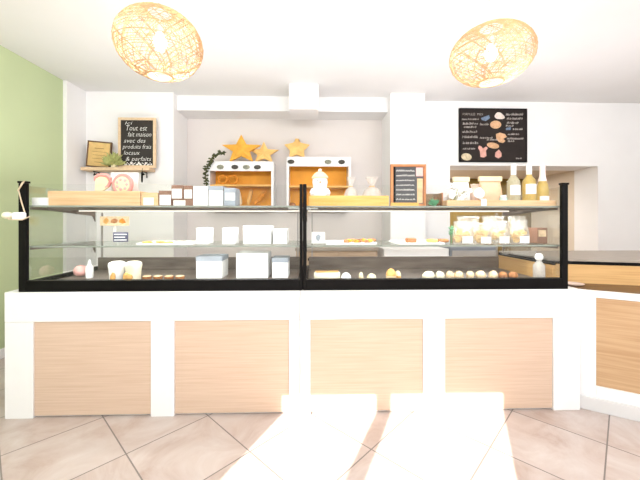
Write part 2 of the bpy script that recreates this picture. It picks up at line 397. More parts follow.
# ------------------------------------------------------------------ counters on the right
A = Vector((xs_[2]+.006, 1.945)); dr = Vector((.848, -.53)); B = A+1.25*dr; nb = Vector((.53, .848))
P2, P3 = Vector((1.636, 2.19)), Vector((2.9, 1.83))
t = thing('return_counter', 'angled white counter with an oak panel at the right edge of the photo', 'counter', (A.x+.3, A.y, 0))
poly = [A, B, P3, P2]
inn = [A+.02*nb+.0*dr, B+.02*nb, P3, P2]
m = MB().prism(inn, 0, .70)
ang = math.atan2(dr.y, dr.x)
def along(a0, a1, z0, z1, th, off=0.0, bev=.002):
    M = Matrix.Translation((A.x, A.y, 0)) @ Matrix.Rotation(ang, 4, 'Z')
    return dict(lo=(a0, off, z0), hi=(a1, off+th, z1), bev=bev, M=M)
m.box(**along(0, .095, 0, .722, .03)).box(**along(.095, 1.25, .682, .722, .03)).box(**along(.095, 1.25, .0, .150, .03))
m.build('base', WHITE, t)
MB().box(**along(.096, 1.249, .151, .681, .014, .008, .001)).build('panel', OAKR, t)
MB().box(**along(.0, 1.25, .0005, .082, .012, -.013, .002)).build('plinth', mat('plinth_white', (0.66, 0.65, 0.65, 1), 0.5, 0.01), t)
MB().prism([A+.031*nb, B+.031*nb, P3, P2], .7005, .7215).build('worktop', BROWNTOP, t)
Zw = .880
t = thing('work_counter', 'oak-fronted work counter with grey top behind the right display end', 'counter', (2.3, 2.4, 0))
off = Vector((.007, .012))
wp = [P2+off, P3+off, Vector((3.9, 2.2)), Vector((3.9, 2.78)), Vector((1.643, 2.78))]
MB().prism(wp, 0, Zw-.034).build('body', OAKW, t)
c = sum(wp, Vector((0, 0)))/5
MB().prism([c+(p-c)*1.004 for p in wp], Zw-.033, Zw-.012).build('top_edge', BLACK, t)
MB().prism([c+(p-c)*1.002 for p in wp], Zw-.0115, Zw).build('worktop', GREYTOP, t)

p = at(573, 287, 2.08)
m = MB().lathe([(.0, 0), (.035, 0), (.06, .010), (.062, .014), (.057, .012), (.035, .004), (0, .004)], (1.715, 2.07, .7217), 28)
tag(m.build('dish', LABELBEIGE, None, True), 'pale pinkish shallow dish beside the black end post', 'dish')

# ------------------------------------------------------------------ pendant lamps
def pendant(px, py, Y, R, hh, label, sd):
    c = at(px, py, Y)
    t = thing('pendant_lamp', label, 'pendant lamp', (c.x, c.y, c.z), 'woven bamboo pendant lamps')
    rn = random.Random(sd); m = MB(); n = 22
    ct = math.cos(math.radians(22))
    def sp(th, ph, k=1): return Vector((R*k*math.sin(th)*math.cos(ph), R*k*math.sin(th)*math.sin(ph), hh*k*math.cos(th)))
    t0, t1 = math.radians(17), math.radians(163)
    for j in range(80):
        p0 = 2*math.pi*j/40; sg = 1 if j < 40 else -1; sweep = rn.uniform(1.5, 2.3)
        m.tube([c+sp(t0+(t1-t0)*i/n, p0+sg*sweep*i/n, rn.uniform(.985, 1.01)) for i in range(n+1)], .0023, 3)
    for j in range(34):
        th = t0+(t1-t0)*(j+.5)/34; tl = rn.uniform(-.09, .09); p0 = rn.uniform(0, 6)
        m.tube([c+sp(th+tl*math.sin(2*math.pi*i/40+p0), 2*math.pi*i/40, rn.uniform(.99, 1.01)) for i in range(40)], .0017, 3, True)
    m.build('shade', BAMBOO, t, True)
    for th in (t0, t1):
        MB().tube([c+sp(th, 2*math.pi*i/30) for i in range(30)], .006, 6, True).build('rim', BAMBOO, t, True)
    zt = c.z+hh*math.cos(t0)
    bz = c.z+.02
    MB().lathe([(0, -.055), (.022, -.048), (.037, -.02), (.036, .006), (.022, .034), (.014, .05), (0, .05)], (c.x, c.y, bz), 20).build('bulb', BULB, t, True)
    MB().lathe([(0, .05), (.017, .05), (.018, .10), (.008, .115), (0, .115)], (c.x, c.y, bz), 16).build('socket', CORDW, t, True)
    MB().cyl((c.x, c.y, bz+.112), (c.x, c.y, HC-.02), .0035, n=8).build('cord', CORDW, t, True)
    MB().lathe([(0, -.035), (.02, -.033), (.05, -.008), (.05, 0), (0, 0)], (c.x, c.y, HC-.0005), 20).build('ceiling_rose', CORDW, t, True)
    li = bpy.data.lights.new('bulb_light', 'POINT'); li.energy = 14; li.color = (1, .93, .84); li.shadow_soft_size = .05
    lo = bpy.data.objects.new('bulb_light', li); COL.objects.link(lo); lo.location = (c.x, c.y, bz-.09)
pendant(160, 45, 1.92, .238, .193, 'round woven bamboo pendant lamp on the left, above the left display counter', 3)
pendant(491, 55.5, 2.03, .247, .178, 'round woven bamboo pendant lamp on the right, in front of the menu board', 5)

# ------------------------------------------------------------------ left wall shelf and what stands on it
YW = 3.70
zsh = sz(168.5, 3.6)
a, b = sx(83, 3.6), sx(151, 3.6)
t = thing('wall_shelf', 'narrow pale wood wall shelf under the framed boards on the left', 'shelf', ((a+b)/2, YW, zsh-.04))
MB().box((a, 3.56, zsh-.035), (b, YW-.0005, zsh), .004).build('board', NATWOOD, t)
for px in (93.5, 142.5):
    x = sx(px, 3.6)
    MB().tube([(x, 3.693, zsh-.10), (x, 3.693, zsh-.042), (x, 3.60, zsh-.042), (x+.012, 3.60, zsh-.065), (x-.012, 3.62, zsh-.08), (x, 3.66, zsh-.06)], .0055, 6).build('bracket', BLACK, t)
def board(name, label, cat, px0, py0, px1, py1, Y, zbot, fm, pm, fw, rz=0.0, lean=.06):
    """framed panel standing on zbot, leaning back a touch"""
    a, b = at(px0, py1, Y), at(px1, py0, Y); w, h = b.x-a.x, b.z-(zbot if zbot is not None else a.z); z0 = zbot if zbot is not None else a.z
    t = thing(name, label, cat, ((a.x+b.x)/2, Y, z0)); x0, x1 = a.x, b.x
    f = MB().box((x0, Y-.012, z0), (x1, Y+.012, z0+fw), .002).box((x0, Y-.012, z0+h-fw), (x1, Y+.012, z0+h), .002)
    f.box((x0, Y-.012, z0+fw), (x0+fw, Y+.012, z0+h-fw), .002).box((x1-fw, Y-.012, z0+fw), (x1, Y+.012, z0+h-fw), .002)
    f.build('frame', fm, t)
    MB().box((x0+fw, Y-.004, z0+fw), (x1-fw, Y+.008, z0+h-fw)).build('panel', pm, t)
    return t, x0, x1, z0, z0+h
t, x0, x1, z0, z1 = board('chalkboard', 'tall chalkboard in a pale wood frame with white handwriting, on the left wall shelf', 'chalkboard', 118.5, 118, 156, 169, 3.62, zsh+.0005, NATWOOD, SLATE, .028)
lines = [('Ici', .02, .046), ('Tout est', .03, .084), ('fait maison', .055, .076), ('avec des', .012, .068), ('produits frais', .0, .068), ('locaux', .01, .066), ('& parfaits', .03, .066)]
zz = z1-.075
for tx, dx, sz_ in lines:
    text(tx, x0+.045+dx, 3.6155, zz, sz_, CHALK, t, shear=.25, width=min((x1-x0-.095-dx), len(tx)*.030)); zz -= .067
sc = MB()
for i in range(26):
    cx = x0+.05+i*(x1-x0-.10)/25; sc.blob((cx, 3.615, z0+.045+.012*math.sin(i*1.9)), (.009, .002, .009+.005*math.sin(i)), i, .3, 1)
sc.build('chalk_drawing', CHALK, t)
t, x0, x1, z0, z1 = board('framed_certificate', 'small tilted dark frame with a yellow parchment certificate on the wall shelf', 'framed certificate', 86, 141.5, 110, 168.5, 3.62, zsh+.006, mat('dark_brown_frame', (0.16, 0.09, 0.05, 1)), PARCH, .013)
for i, (l, s_) in enumerate(((.5, .018), (.75, .011), (.62, .011), (.7, .011), (.4, .016))):
    zl = z1-.075-i*.038; xm = (x0+x1)/2; w = (x1-x0)*.8*l
    MB().box((xm-w/2, 3.6145, zl-s_/3), (xm+w/2, 3.616, zl)).build('writing', INK, t)
t.rotation_euler = (0, math.radians(5), 0)
# succulent
def leafball(name, label, cat, c, r, mt, n, seed, ll=.06, pot=None):
    t = thing(name, label, cat, (c[0], c[1], c[2])); rn = random.Random(seed)
    m = MB()
    for i in range(n):
        ph = rn.uniform(0, 6.283); th = rn.uniform(.15, 1.5)
        d = Vector((math.sin(th)*math.cos(ph), -.7*abs(math.sin(th)*math.sin(ph)), math.cos(th)))
        l = r*rn.uniform(.6, 1.05); b = Vector(c)+Vector((0, 0, r*.15))
        p1 = b+d*l*.6; p2 = b+d*l
        m.tube([b+d*.01, p1, p2], [.005, ll*.22, .002], 5)
    m.build('foliage', mt, t, True)
    MB().lathe([(0, 0), (r*.16, 0), (r*.2, r*.2), (r*.18, r*.22), (0, r*.18)], c, 14).build('pot', pot or CREAM, t, True)
    return t
c = at(113, 164, 3.57)
leafball('succulent', 'small pale green succulent between the certificate and the chalkboard', 'plant', (c.x, 3.582, zsh+.0005),   .15, LEAFP, 110, 4)
x = sx(146, 3.63)
t = thing('chalk_pen', 'black chalk pen hanging under the right end of the wall shelf', 'pen', (x, 3.545, zsh-.20))
MB().lathe([(0, 0), (.006, .004), (.009, .02), (.009, .1), (.007, .115), (0, .117)], (x, 3.545, zsh-.17), 10).build('body', BLACK, t, True)
MB().tube([(x, 3.545, zsh-.055), (x-.002, 3.553, zsh-.03), (x, 3.5605, zsh-.012)], .0025, 5).build('string', BLACK, t)

# ------------------------------------------------------------------ white rack boxes with orange backs
def rack(px0, px1, py0, py1, Y, label, shelf_py):
    a, b = at(px0, py1, Y), at(px1, py0, Y); dpt = 4.0985-Y; w = .028
    t = thing('wall_rack', label, 'rack', ((a.x+b.x)/2, 4.09, a.z), 'white racks with orange backs')
    f = MB().box((a.x, Y, a.z), (a.x+w, Y+dpt, b.z), .002).box((b.x-w, Y, a.z), (b.x, Y+dpt, b.z), .002)
    f.box((a.x+w, Y, a.z), (b.x-w, Y+dpt, a.z+.022)).box((a.x+w, Y, b.z-.115), (b.x-w, Y+.02, b.z), .002).box((a.x+w, Y+.02, b.z-.025), (b.x-w, Y+dpt, b.z))
    f.build('frame', WHITE, t)
    MB().box((a.x+w, Y+dpt-.012, a.z+.022), (b.x-w, Y+dpt-.002, b.z-.025)).build('back_panel', ORANGE, t)
    zs = sz(shelf_py, Y)
    MB().box((a.x+w, Y+.004, zs-.01), (b.x-w, Y+dpt-.013, zs+.01), .002).build('shelf', HONEY, t)
    return t, a, b, zs
def tags(t, Y, pts, z):
    for px, col in pts:
        p = at(px, 167, Y); w = .032
        o = MB().lathe([(0, 0), (w*.9, .0), (w, .010), (w*.55, .016), (0, .016)], (0, 0, 0), 8, Matrix.Translation((p.x, Y-.0005, z)) @ Matrix.Rotation(math.pi/2, 4, 'X') @ Matrix.Diagonal((1.35, .85, 1, 1))).build('rosette', col, t)
DTAG = mat('dark_tag', (0.06, 0.055, 0.045, 1), 0.5, 0.3, 60)
GTAG = mat('grey_green_tag', (0.24, 0.25, 0.19, 1), 0.5, 0.3, 60)
YR = 3.86
t, a, b, zsL = rack(207.5, 273.5, 161.5, 209, YR, 'white wall rack with orange back left of the two, two stars standing on it', 185.5)
tags(t, YR, ((220.5, GTAG), (235, DTAG), (246.5, GTAG), (257.5, DTAG)), sz(167.5, YR)); zrackL = b.z; yL = (a.x, b.x)
rackLfloor = a.z+.022
t, a, b, zsR = rack(286.5, 351, 157, 209, YR, 'white wall rack with orange back behind the white snowman, blunt star on top', 186.5)
tags(t, YR, ((291, DTAG), (328, GTAG), (341.5, DTAG)), sz(162, YR)); zrackR = b.z; rackRfloor = a.z+.022
def star(px, pytop, w_px, h_px, Y, zbot, mt, label, blunt=False, tilt=0.0, R=None):
    c = at(px, pytop, Y); hgt = c.z-zbot; w = w_px/F*Y
    pts = []
    # five-point star scaled so that the lower two points stand on zbot
    raw = []
    for k in range(10):
        r = 1 if k % 2 == 0 else (.56 if blunt else .43); an = math.pi/2+k*math.pi/5
        raw.append((r*math.cos(an), r*math.sin(an)))
    if blunt: raw = [(-.14, .82), (.14, .82)] + raw[1:]
    lo = min(q[1] for q in raw); hi = max(q[1] for q in raw); wid = max(q[0] for q in raw)*2
    pts = [(q[0]/wid*w, (q[1]-lo)/(hi-lo)*hgt) for q in raw]
    M = Matrix.Translation((c.x, Y, zbot)) @ Matrix.Rotation(math.pi/2, 4, 'X')
    o = MB().prism(pts, -.02, .02, M)
    n = len(pts)
    # raised folded centre
    cv = o.bm.verts.new(M @ Vector((0, sum(q[1] for q in pts)/n, .045)))
    ring = [o.bm.verts.new(M @ Vector((q[0], q[1], .0201))) for q in pts]
    for i in range(n): o.bm.faces.new((ring[i], ring[(i+1) % n], cv))
    o = o.build('star', mt)
    return tag(o, label, 'star decoration', 'gold stars on the racks')
star(241.5, 135, 38, 0, 3.90, zrackL+.0005, STAR, 'larger deep gold star on top of the left rack')
star(264, 142, 29, 0, 3.96, zrackL+.0005, STARL, 'smaller light gold star at right on top of the left rack')
star(297, 139, 25, 0, 3.93, zrackR+.0005, STARL, 'blunt-tipped gold star on top of the right rack, behind the snowman', True)
# garland
t = thing('garland', 'dark green leafy garland hanging over the left end of the left rack', 'garland', at(207, 165, 3.84))
path = [at(*q) for q in ((224, 152, 3.84), (217, 154, 3.84), (211, 159, 3.835), (207, 167, 3.83), (205.5, 176, 3.83), (206.5, 186, 3.83))]
MB().tube(path, .006, 5).build('stem', LEAFD, t)
m = MB(); rn = random.Random(11)
for i in range(70):
    k = rn.uniform(0, len(path)-1.001); q = path[int(k)].lerp(path[int(k)+1], k % 1)
    d = Vector((rn.uniform(-1, 1), rn.uniform(-.6, .2), rn.uniform(-1, .6))).normalized(); l = rn.uniform(.03, .055)
    m.tube([q, q+d*l*.55, q+d*l], [.003, .012, .001], 4)
m.build('leaves', LEAFD, t)
# breads on the racks
def pretzel(px, py, Y, z, label, r=.045):
    x = sx(px, Y); pts = []
    for i in range(28):
        a = 2*math.pi*i/28
        pts.append((x+r*math.cos(a), Y+.01*math.sin(2*a), z+.014+r+r*math.sin(a)))
    o = MB().tube(pts, .0135, 8, True).build('bread_ring', CRUST, None, True)
    tag(o, label, 'bread', 'orange bread rings')
pretzel(222.5, 180, 3.93, zsL+.0105, 'left of two orange bread rings on the upper tier of the left rack', .05)
pretzel(233, 180, 3.95, zsL+.0105, 'right of two orange bread rings on the upper tier of the left rack', .052)
def baguette(p, q, r, mt, label, grp, name='baguette'):
    p, q = Vector(p), Vector(q); pts = []; rs = []
    for i in range(13):
        k = i/12; pts.append(p.lerp(q, k)); rs.append(max(.004, r*(1-(2*k-1)**4)**.5*(1+.06*math.sin(i*2.4))))
    o = MB().tube(pts, rs, 10).build(name, mt, None, True)
    return tag(o, label, 'bread', grp)
zf = rackLfloor
for i, (pa, pb, mt, lb) in enumerate((((241, 3.93), (238, 4.02), BUN, 'leftmost upright baguette'), ((248, 3.92), (252, 4.03), GOLD, 'second upright baguette from the left'), ((254, 3.93), (266, 4.02), CRUST, 'right, most slanted baguette'))):
    A_ = Vector((sx(pa[0], pa[1]), pa[1], zf+.03)); B_ = Vector((sx(pb[0], pb[1]), pb[1]-.02, zf+.23-.03*(i == 2)))
    baguette(A_, B_, .026, mt, lb+' on the lower tier of the left rack', 'baguettes on the left rack')
for i, (px, lb) in enumerate(((292, 'dark small loaf on the left of the right rack floor'), (303, 'dark small loaf right of the other on the right rack floor'))):
    x = sx(px, 3.95)
    o = MB().blob((x, 3.95, rackRfloor+.030), (.05, .05, .03), i, .08).build('bread_loaf', CORK, None, True)
    tag(o, lb+', behind the case post', 'bread', 'small loaves on the right rack')

# ------------------------------------------------------------------ menu board on the right wall
Yb = 3.876
a, b = at(459, 162, Yb), at(526.5, 109, Yb)
t = thing('menu_board', 'large black menu board with chalk text and food drawings on the right wall', 'menu board', ((a.x+b.x)/2, Yb, a.z))
MB().box((a.x, Yb-.008, a.z), (b.x, Yb+.012, b.z), .002).build('panel', mat('black_menu_board', (0.018, 0.012, 0.010, 1), 0.7, 0.2), t)
f = MB(); w = .012
for lo, hi in (((a.x, a.z), (b.x, a.z+w)), ((a.x, b.z-w), (b.x, b.z)), ((a.x, a.z), (a.x+w, b.z)), ((b.x-w, a.z), (b.x, b.z))): f.box((lo[0], Yb-.014, lo[1]), (hi[0], Yb-.0085, hi[1]))
f.build('frame', BLACK, t)
CH2 = mat('faint_chalk', (0.42, 0.385, 0.36, 1), 0.9, 0.25, 60)
def bt(s, px, py, size, width_px):
    p = at(px, py, Yb-.0095); text(s, p.x, p.y, p.z, size, CH2, t, width=width_px/F*Yb)
bt('FORMULES', 462.5, 115.3, .042, 13); bt('MIDI', 477, 115.3, .04, 6)
def scr(px0, px1, py, hpx, seed):
    rn = random.Random(seed); m = MB(); x = px0
    while x < px1:
        l = rn.uniform(.5, 1.3); p = at(x, py, Yb-.0095); q = at(x+l*.4, py-hpx*rn.uniform(.55, 1), Yb-.0095); e = at(x+l, py-hpx*rn.uniform(0, .4), Yb-.0095)
        m.tube([p, q, e], .0042, 4); x += l+rn.choice((.1, .15, .8))
    m.build('lettering', CH2, t)
for i, (u, v, y, h) in enumerate(((462, 478, 120, 1.6), (463, 477, 124.6, 2.4), (480, 488, 125.2, 2.2), (464, 476, 128, 2.2), (462.5, 477, 132.8, 2.3), (462.5, 478, 138, 2.6), (480, 492, 138.6, 1.8), (487, 497, 140.4, 1.6), (463, 478, 144, 2.4), (463, 475, 149.5, 1.8),
                                  (506, 522.5, 115.5, 2.5), (507, 522, 119.6, 2.4), (507, 518, 123.8, 2.2), (506, 513, 126.6, 2), (513, 522, 130, 2), (508, 519, 135, 1.8), (507, 522.5, 139.5, 2), (508, 514, 142, 1.8), (516, 521, 159, 1.4))): scr(u, v, y, h, i)
def drawing(pts, mt, nm, y=.0105):
    ps = [at(px, py, Yb-y) for px, py in pts]; m = MB()
    A_ = [m.bm.verts.new(p) for p in ps]; B_ = [m.bm.verts.new(p+Vector((0, .0018, 0))) for p in ps]; n = len(ps)
    for i in range(n): m.bm.faces.new((A_[i], A_[(i+1) % n], B_[(i+1) % n], B_[i]))
    m.bm.faces.new(A_); m.bm.faces.new(B_[::-1]); m.build(nm, mt, t)
def oval(cx, cy, rx, ry, ro=0, n=18, bump=0):
    o = []
    for i in range(n):
        an = 2*math.pi*i/n; k = 1+bump*math.sin(3*an+1); x, y = rx*k*math.cos(an), ry*k*math.sin(an)
        o.append((cx+x*math.cos(ro)-y*math.sin(ro), cy+x*math.sin(ro)+y*math.cos(ro)))
    return o
DT = mat('drawn_tan', (0.62, 0.38, 0.22, 1), .9, .2, 40); DP = mat('drawn_pink', (0.66, 0.36, 0.30, 1), .9, .15, 40); DW = mat('drawn_white', (0.72, 0.62, 0.56, 1), .9, .12, 40); DB = mat('drawn_cream', (0.58, 0.49, 0.33, 1), .9, .2, 40); DBL = mat('drawn_blue', (0.16, 0.22, 0.32, 1), .9, .2, 40)
drawing(oval(499.5, 116, 5, 3.3, .25, bump=.12), DW, 'egg_drawing')
drawing(oval(495.7, 124.6, 5.6, 4), DT, 'bun_drawing')
drawing([(496, 134), (500, 132.5), (505, 134), (507, 137), (504.5, 138), (503.5, 139), (505.5, 141), (503, 143), (499, 142), (496.5, 139)], DT, 'pastry_drawing')
drawing(oval(493, 145.5, 6.2, 2.9, .18), DT, 'bread_drawing')
drawing([(478, 148), (479, 145.5), (481.5, 146.5), (483, 148.5), (486, 146.5), (488, 148), (486, 150.5), (486.5, 156), (484, 157.5), (480.5, 157), (480, 151)], DP, 'shrimp_drawing')
drawing([(499, 149.5), (501.5, 153), (501.5, 156.5), (498.5, 158.5), (495, 156.5), (495.5, 152.5)], DP, 'pear_drawing')
drawing(oval(466.5, 156.8, 5.2, 3.6, .15), DB, 'cheese_drawing')
drawing([(481, 118), (489, 115), (490, 118), (486, 121), (482, 120)], DBL, 'blue_drawing')
drawing([(506, 128), (511, 127), (510.5, 130), (506, 130)], DBL, 'blue_drawing')

# ------------------------------------------------------------------ goods: helpers
def sbox(name, label, cat, px0, px1, pytop, Y, z, dep, mt, group=None, bev=.003, lab=None, lid=None, labm=None, rot=0):
    """box standing at z; lab=(fx0,fx1,fz0,fz1) white label on the front"""
    x0, x1 = sx(px0, Y), sx(px1, Y); zt = sz(pytop, Y); z += .0006
    t = thing(name, label, cat, ((x0+x1)/2, Y+dep/2, z), group)
    zl = zt-(zt-z)*.22 if lid else zt
    MB().box((x0, Y, z), (x1, Y+dep, zl), bev).build('body', mt, t)
    if lid: MB().box((x0-.002, Y-.002, zl+.0003), (x1+.002, Y+dep+.002, zt), bev).build('lid', lid, t)
    if lab:
        w, h = x1-x0, zt-z
        MB().box((x0+w*lab[0], Y-.0022, z+h*lab[2]), (x0+w*lab[1], Y-.0002 if not lid else Y-.0001, z+h*lab[3])).build('label', labm or PAPER, t)
    if rot: t.rotation_euler = (0, 0, rot)
    return t
def tray(label, px0, px1, pytop, Y, z, dep, mt, group='wooden trays on the upper glass shelf', th=.010):
    x0, x1 = sx(px0, Y), sx(px1, Y); zt = sz(pytop, Y); z += .0006
    t = thing('wooden_tray', label, 'tray', ((x0+x1)/2, Y+dep/2, z), group)
    MB().box((x0, Y, z), (x1, Y+th, zt), .002).build('front_board', mt, t)
    MB().box((x0, Y+dep-th, z), (x1, Y+dep, zt), .002).build('back_board', mt, t)
    for a in (x0, x1-th): MB().box((a, Y+th, z), (a+th, Y+dep-th, zt), .001).build('end_board', mt, t)
    MB().box((x0+th, Y+th, z), (x1-th, Y+dep-th, z+.008)).build('bottom_board', mt, t)
    return t, z+.0082
# ------------------------------------------------------------------ upper glass shelf, left case
sbox('carton', 'small plain white carton at the left end of the upper shelf, beside the black post', 'box', 31.5, 47.2, 198, 1.975, ZT, .10, PAPER)
t, zt1 = tray('long pale wooden tray at the left of the upper shelf, below the wall shelf', 47.5, 140, 191.5, 1.985, ZT, .30, PINE)
# pink ornaments in the tray
Yp = 2.10
c = at(123, 187, Yp)
rz = 9.6/F*Yp; zc = max(at(123, 184.5, Yp).z, zt1+rz+.010)
t = thing('iced_ring', 'round pink ornament with cream centre, right of the two in the long wooden tray', 'ornament', (c.x, Yp, zt1))
MB().tube([(c.x+rz*.86*math.cos(2*math.pi*i/30), Yp, zc+rz*.95*math.sin(2*math.pi*i/30)) for i in range(30)], .0125, 8, True).build('rim', PINK, t, True)
MB().lathe([(0, -.008), (rz*.8, -.008), (rz*.8, .008), (rz*.4, .014), (0, .016)], (0, 0, 0), 24, Matrix.Translation((c.x, Yp, zc)) @ Matrix.Rotation(math.pi/2, 4, 'X')).build('centre', CREAM, t, True)
m = MB()
for i in range(7): an = i*.9; m.blob((c.x+rz*.5*math.cos(an), Yp-.014, zc+rz*.5*math.sin(an)), (.011, .005, .011), i, .1, 1)
m.build('icing_dots', PINKL, t, True)
MB().box((c.x-.045, Yp-.02, zt1+.0003), (c.x+.045, Yp+.02, zc-rz*.80), .006).build('foot', PINKL, t)
c = at(103.5, 187, Yp)
t = thing('iced_figure', 'curved pink ornament with red foot, left of the two in the long wooden tray', 'ornament', (c.x, Yp, zt1))
ar = [(-.052, .020), (-.050, .038), (-.034, .053), (-.008, .058), (.022, .052), (.042, .034), (.044, .010), (.030, -.012), (.012, -.024)]
MB().tube([(c.x+q[0], Yp, zc+q[1]+.004) for q in ar], [.008, .011, .012, .012, .013, .013, .012, .011, .008], 8).build('rim', PINK, t, True)
MB().prism([(-.046, .035), (-.02, .05), (.02, .046), (.036, .02), (.03, -.02), (.0, -.04), (-.05, -.04)], -.007, .007, Matrix.Translation((c.x, Yp, zc)) @ Matrix.Rotation(math.pi/2, 4, 'X')).build('centre', CREAM, t)
MB().blob((c.x+.022, Yp-.002, zt1+.030), (.040, .019, .0255), 3, .05).build('red_foot', RED, t, True)
MB().blob((c.x-.036, Yp+.001, zt1+.022), (.028, .015, .0185), 5, .05).build('yellow_foot', GOLD, t, True)
p0, p1 = at(111, 190, 2.2), at(138.5, 172.5, 2.2)
o = MB().box((p0.x, 2.2, zt1+.0005), (p1.x, 2.204, p1.z)).build('card', PAPER)
tag(o, 'plain white card standing behind the round pink ornament', 'card')
# boxes
G = 'small brown boxes with white labels'
sbox('chocolate_box', 'low tan box with a slanted white label, first box right of the long wooden tray', 'box', 141, 158, 193, 1.99, ZT, .12, PINE, G, lab=(.15, .75, .05, .62))
sbox('chocolate_box', 'brown box with large white label, just right of the low tan box', 'box', 158.5, 171.5, 191, 1.99, ZT, .12, CHOC, G, lab=(.10, .95, .05, .72))
za = sz(200, 1.99)
sbox('chocolate_box', 'low brown box with white label, under the two tall brown boxes', 'box', 172.5, 194, 199.6, 1.99, ZT, .13, CHOC, G, lab=(.05, .60, .05, .85))
zs2 = sz(199.6, 1.99)
sbox('chocolate_box', 'left of the two tall brown boxes stacked on the low brown box', 'box', 171.2, 183, 185.5, 1.995, zs2, .10, CHOC, G, lab=(.06, .9, .06, .74))
sbox('chocolate_box', 'right of the two tall brown boxes stacked on the low brown box', 'box', 183.4, 192.5, 185.8, 1.995, zs2, .10, CHOC, G, lab=(.10, .95, .06, .70))
G = 'white cake boxes on the upper shelf'
sbox('cake_box', 'tall white box right of the stacked brown boxes', 'box', 193, 207.8, 186.5, 1.985, ZT, .12, PAPER, G, lid=None)
sbox('cake_box', 'white box with blue-grey lid in the middle of the white boxes', 'box', 208.5, 223, 186.3, 1.985, ZT, .12, PAPER, G, lid=BGCARD)
sbox('cake_box', 'blue-grey box with white label at the right end of the white boxes', 'box', 223.8, 235.5, 188, 1.985, ZT, .12, BGCARD, G, lab=(.12, .95, .30, .72))
# ------------------------------------------------------------------ upper glass shelf, right case
t, zt2 = tray('honey-coloured wooden tray holding the snowman and clear bags, right of the middle post', 308.5, 389, 195.5, 1.985, ZT, .30, HONEY)
# snowman
x = sx(320, 2.09); Yq = 2.09; z = zt2+.0003
t = thing('snowman', 'white snowman figure with a cap standing in the honey-coloured tray', 'figurine', (x, Yq, z))
MB().lathe([(0, 0), (.044, .0), (.054, .02), (.057, .055), (.052, .095), (.044, .115), (.046, .13), (.050, .15), (.046, .175), (.030, .195), (0, .2)], (x, Yq, z), 24).build('body', PAPER, t, True)
MB().lathe([(.052, 0), (.055, .008), (.050, .018), (.036, .034), (.020, .045), (0, .05)], (x, Yq, z+.172), 20).build('cap', CREAM, t, True)
MB().blob((x, Yq, z+.228), (.013, .013, .012), 1, .1, 1).build('pompom', PAPER, t, True)
for dx, dz in ((-.017, .158), (.017, .158)): MB().blob((x+dx, Yq-.046, z+dz), (.0055, .004, .0055), 1, 0, 1).build('eye', BGCARD, t, True)
MB().cyl((x, Yq-.047, z+.146), (x, Yq-.070, z+.143), .006, .001, 8).build('nose', GOLD, t, True)
for i, dz in enumerate((.055, .085)): MB().blob((x, Yq-.055+.004*i, z+dz), (.006, .004, .006), 1, 0, 1).build('button', BGCARD, t, True)
for sg in (-1, 1): MB().tube([(x+sg*.044, Yq, z+.10), (x+sg*.054, Yq-.02, z+.08), (x+sg*.048, Yq-.045, z+.062)], [.015, .014, .012], 8).build('arm', PAPER, t, True)
# clear bags tied at the neck
def tied(px, pytop, Y, z, r, label, contents):
    x = sx(px, Y); h = sz(pytop, Y)-z; z += .0006
    t = thing('treat_bag', label, 'bag of treats', (x, Y, z), 'clear tied bags in the honey-coloured tray')
    MB().lathe([(0, 0), (r*.9, 0), (r, h*.15), (r*.95, h*.35), (r*.72, h*.55), (r*.2, h*.68), (r*.3, h*.78), (r*.62, h), (0, h*.95)], (x, Y, z), 18).build('film', FILMW, t, True)
    m = MB(); rn = random.Random(px)
    for i in range(9): m.blob((x+rn.uniform(-.5, .5)*r, Y+rn.uniform(-.5, .5)*r, z+r*.32+rn.random()*h*.16), (r*.30, r*.30, r*.27), i, .08, 1)
    m.build('contents', contents, t, True)
    MB().tube([(x+r*.23*math.cos(i*.6283), Y+r*.23*math.sin(i*.6283), z+h*.68) for i in range(10)], .003, 5, True).build('ribbon', GOLD, t)
tied(351, 177.5, 2.10, zt2, .048, 'clear tied bag of pale treats, left of the two beside the snowman', BUN)
tied(372, 177.5, 2.10, zt2, .068, 'clear tied bag of pale treats, right of the two, near the small chalkboard', GOLD)
for i, (px, lb) in enumerate(((333, 'brown round treat just right of the snowman'), (341, 'brown round treat between the snowman and the left clear bag'), (360, 'brown round treat between the two clear bags'), (382, 'brown round treat at the right end of the honey-coloured tray'))):
    x = sx(px, 2.025)
    tag(MB().blob((x, 2.025, zt2+.0275), (.022, .022, .0245), i, .05).build('chocolate_treat', CORK if i % 2 else GOLD, None, True), lb, 'treat', 'brown treats in the honey-coloured tray')
# small chalkboard
t, x0, x1, z0, z1 = board('small_chalkboard', 'small grey chalkboard with red-brown frame on the upper shelf, under the pillar', 'chalkboard', 390.5, 164.5, 425.5, 206, 2.02, ZT+.0006, REDWOOD, SLATEG, .016)
mm = MB().box((x0+.016, 2.014, z0+.016), (x0+.030, 2.0158, z1-.016)); mm.build('dark_border', BLACK, t)
MB().box((x1-.062, 2.0135, z1-.075), (x1-.018, 2.0157, z1-.02)).build('sticker', PINKL, t)
MB().box((x1-.055, 2.0137, z0+.02), (x1-.02, 2.0157, z1-.09)).build('wood_slip', PINE, t)
rn = random.Random(5)
for i in range(7):
    m = MB(); zz = z1-.045-i*.030; xx = x0+.036
    while xx < x1-.075:
        l = rn.uniform(.006, .016); m.tube([(xx, 2.0145, zz), (xx+l*.5, 2.0145, zz+rn.uniform(.004, .012)), (xx+l, 2.0145, zz)], .0022, 4); xx += l+rn.choice((.001, .006))
    m.build('lettering', CHALK, t)
MB().box((x0-.004, 1.998, z0), (x1-.05, 2.0075, z0+.022), .002).build('ledge', HONEY, t)
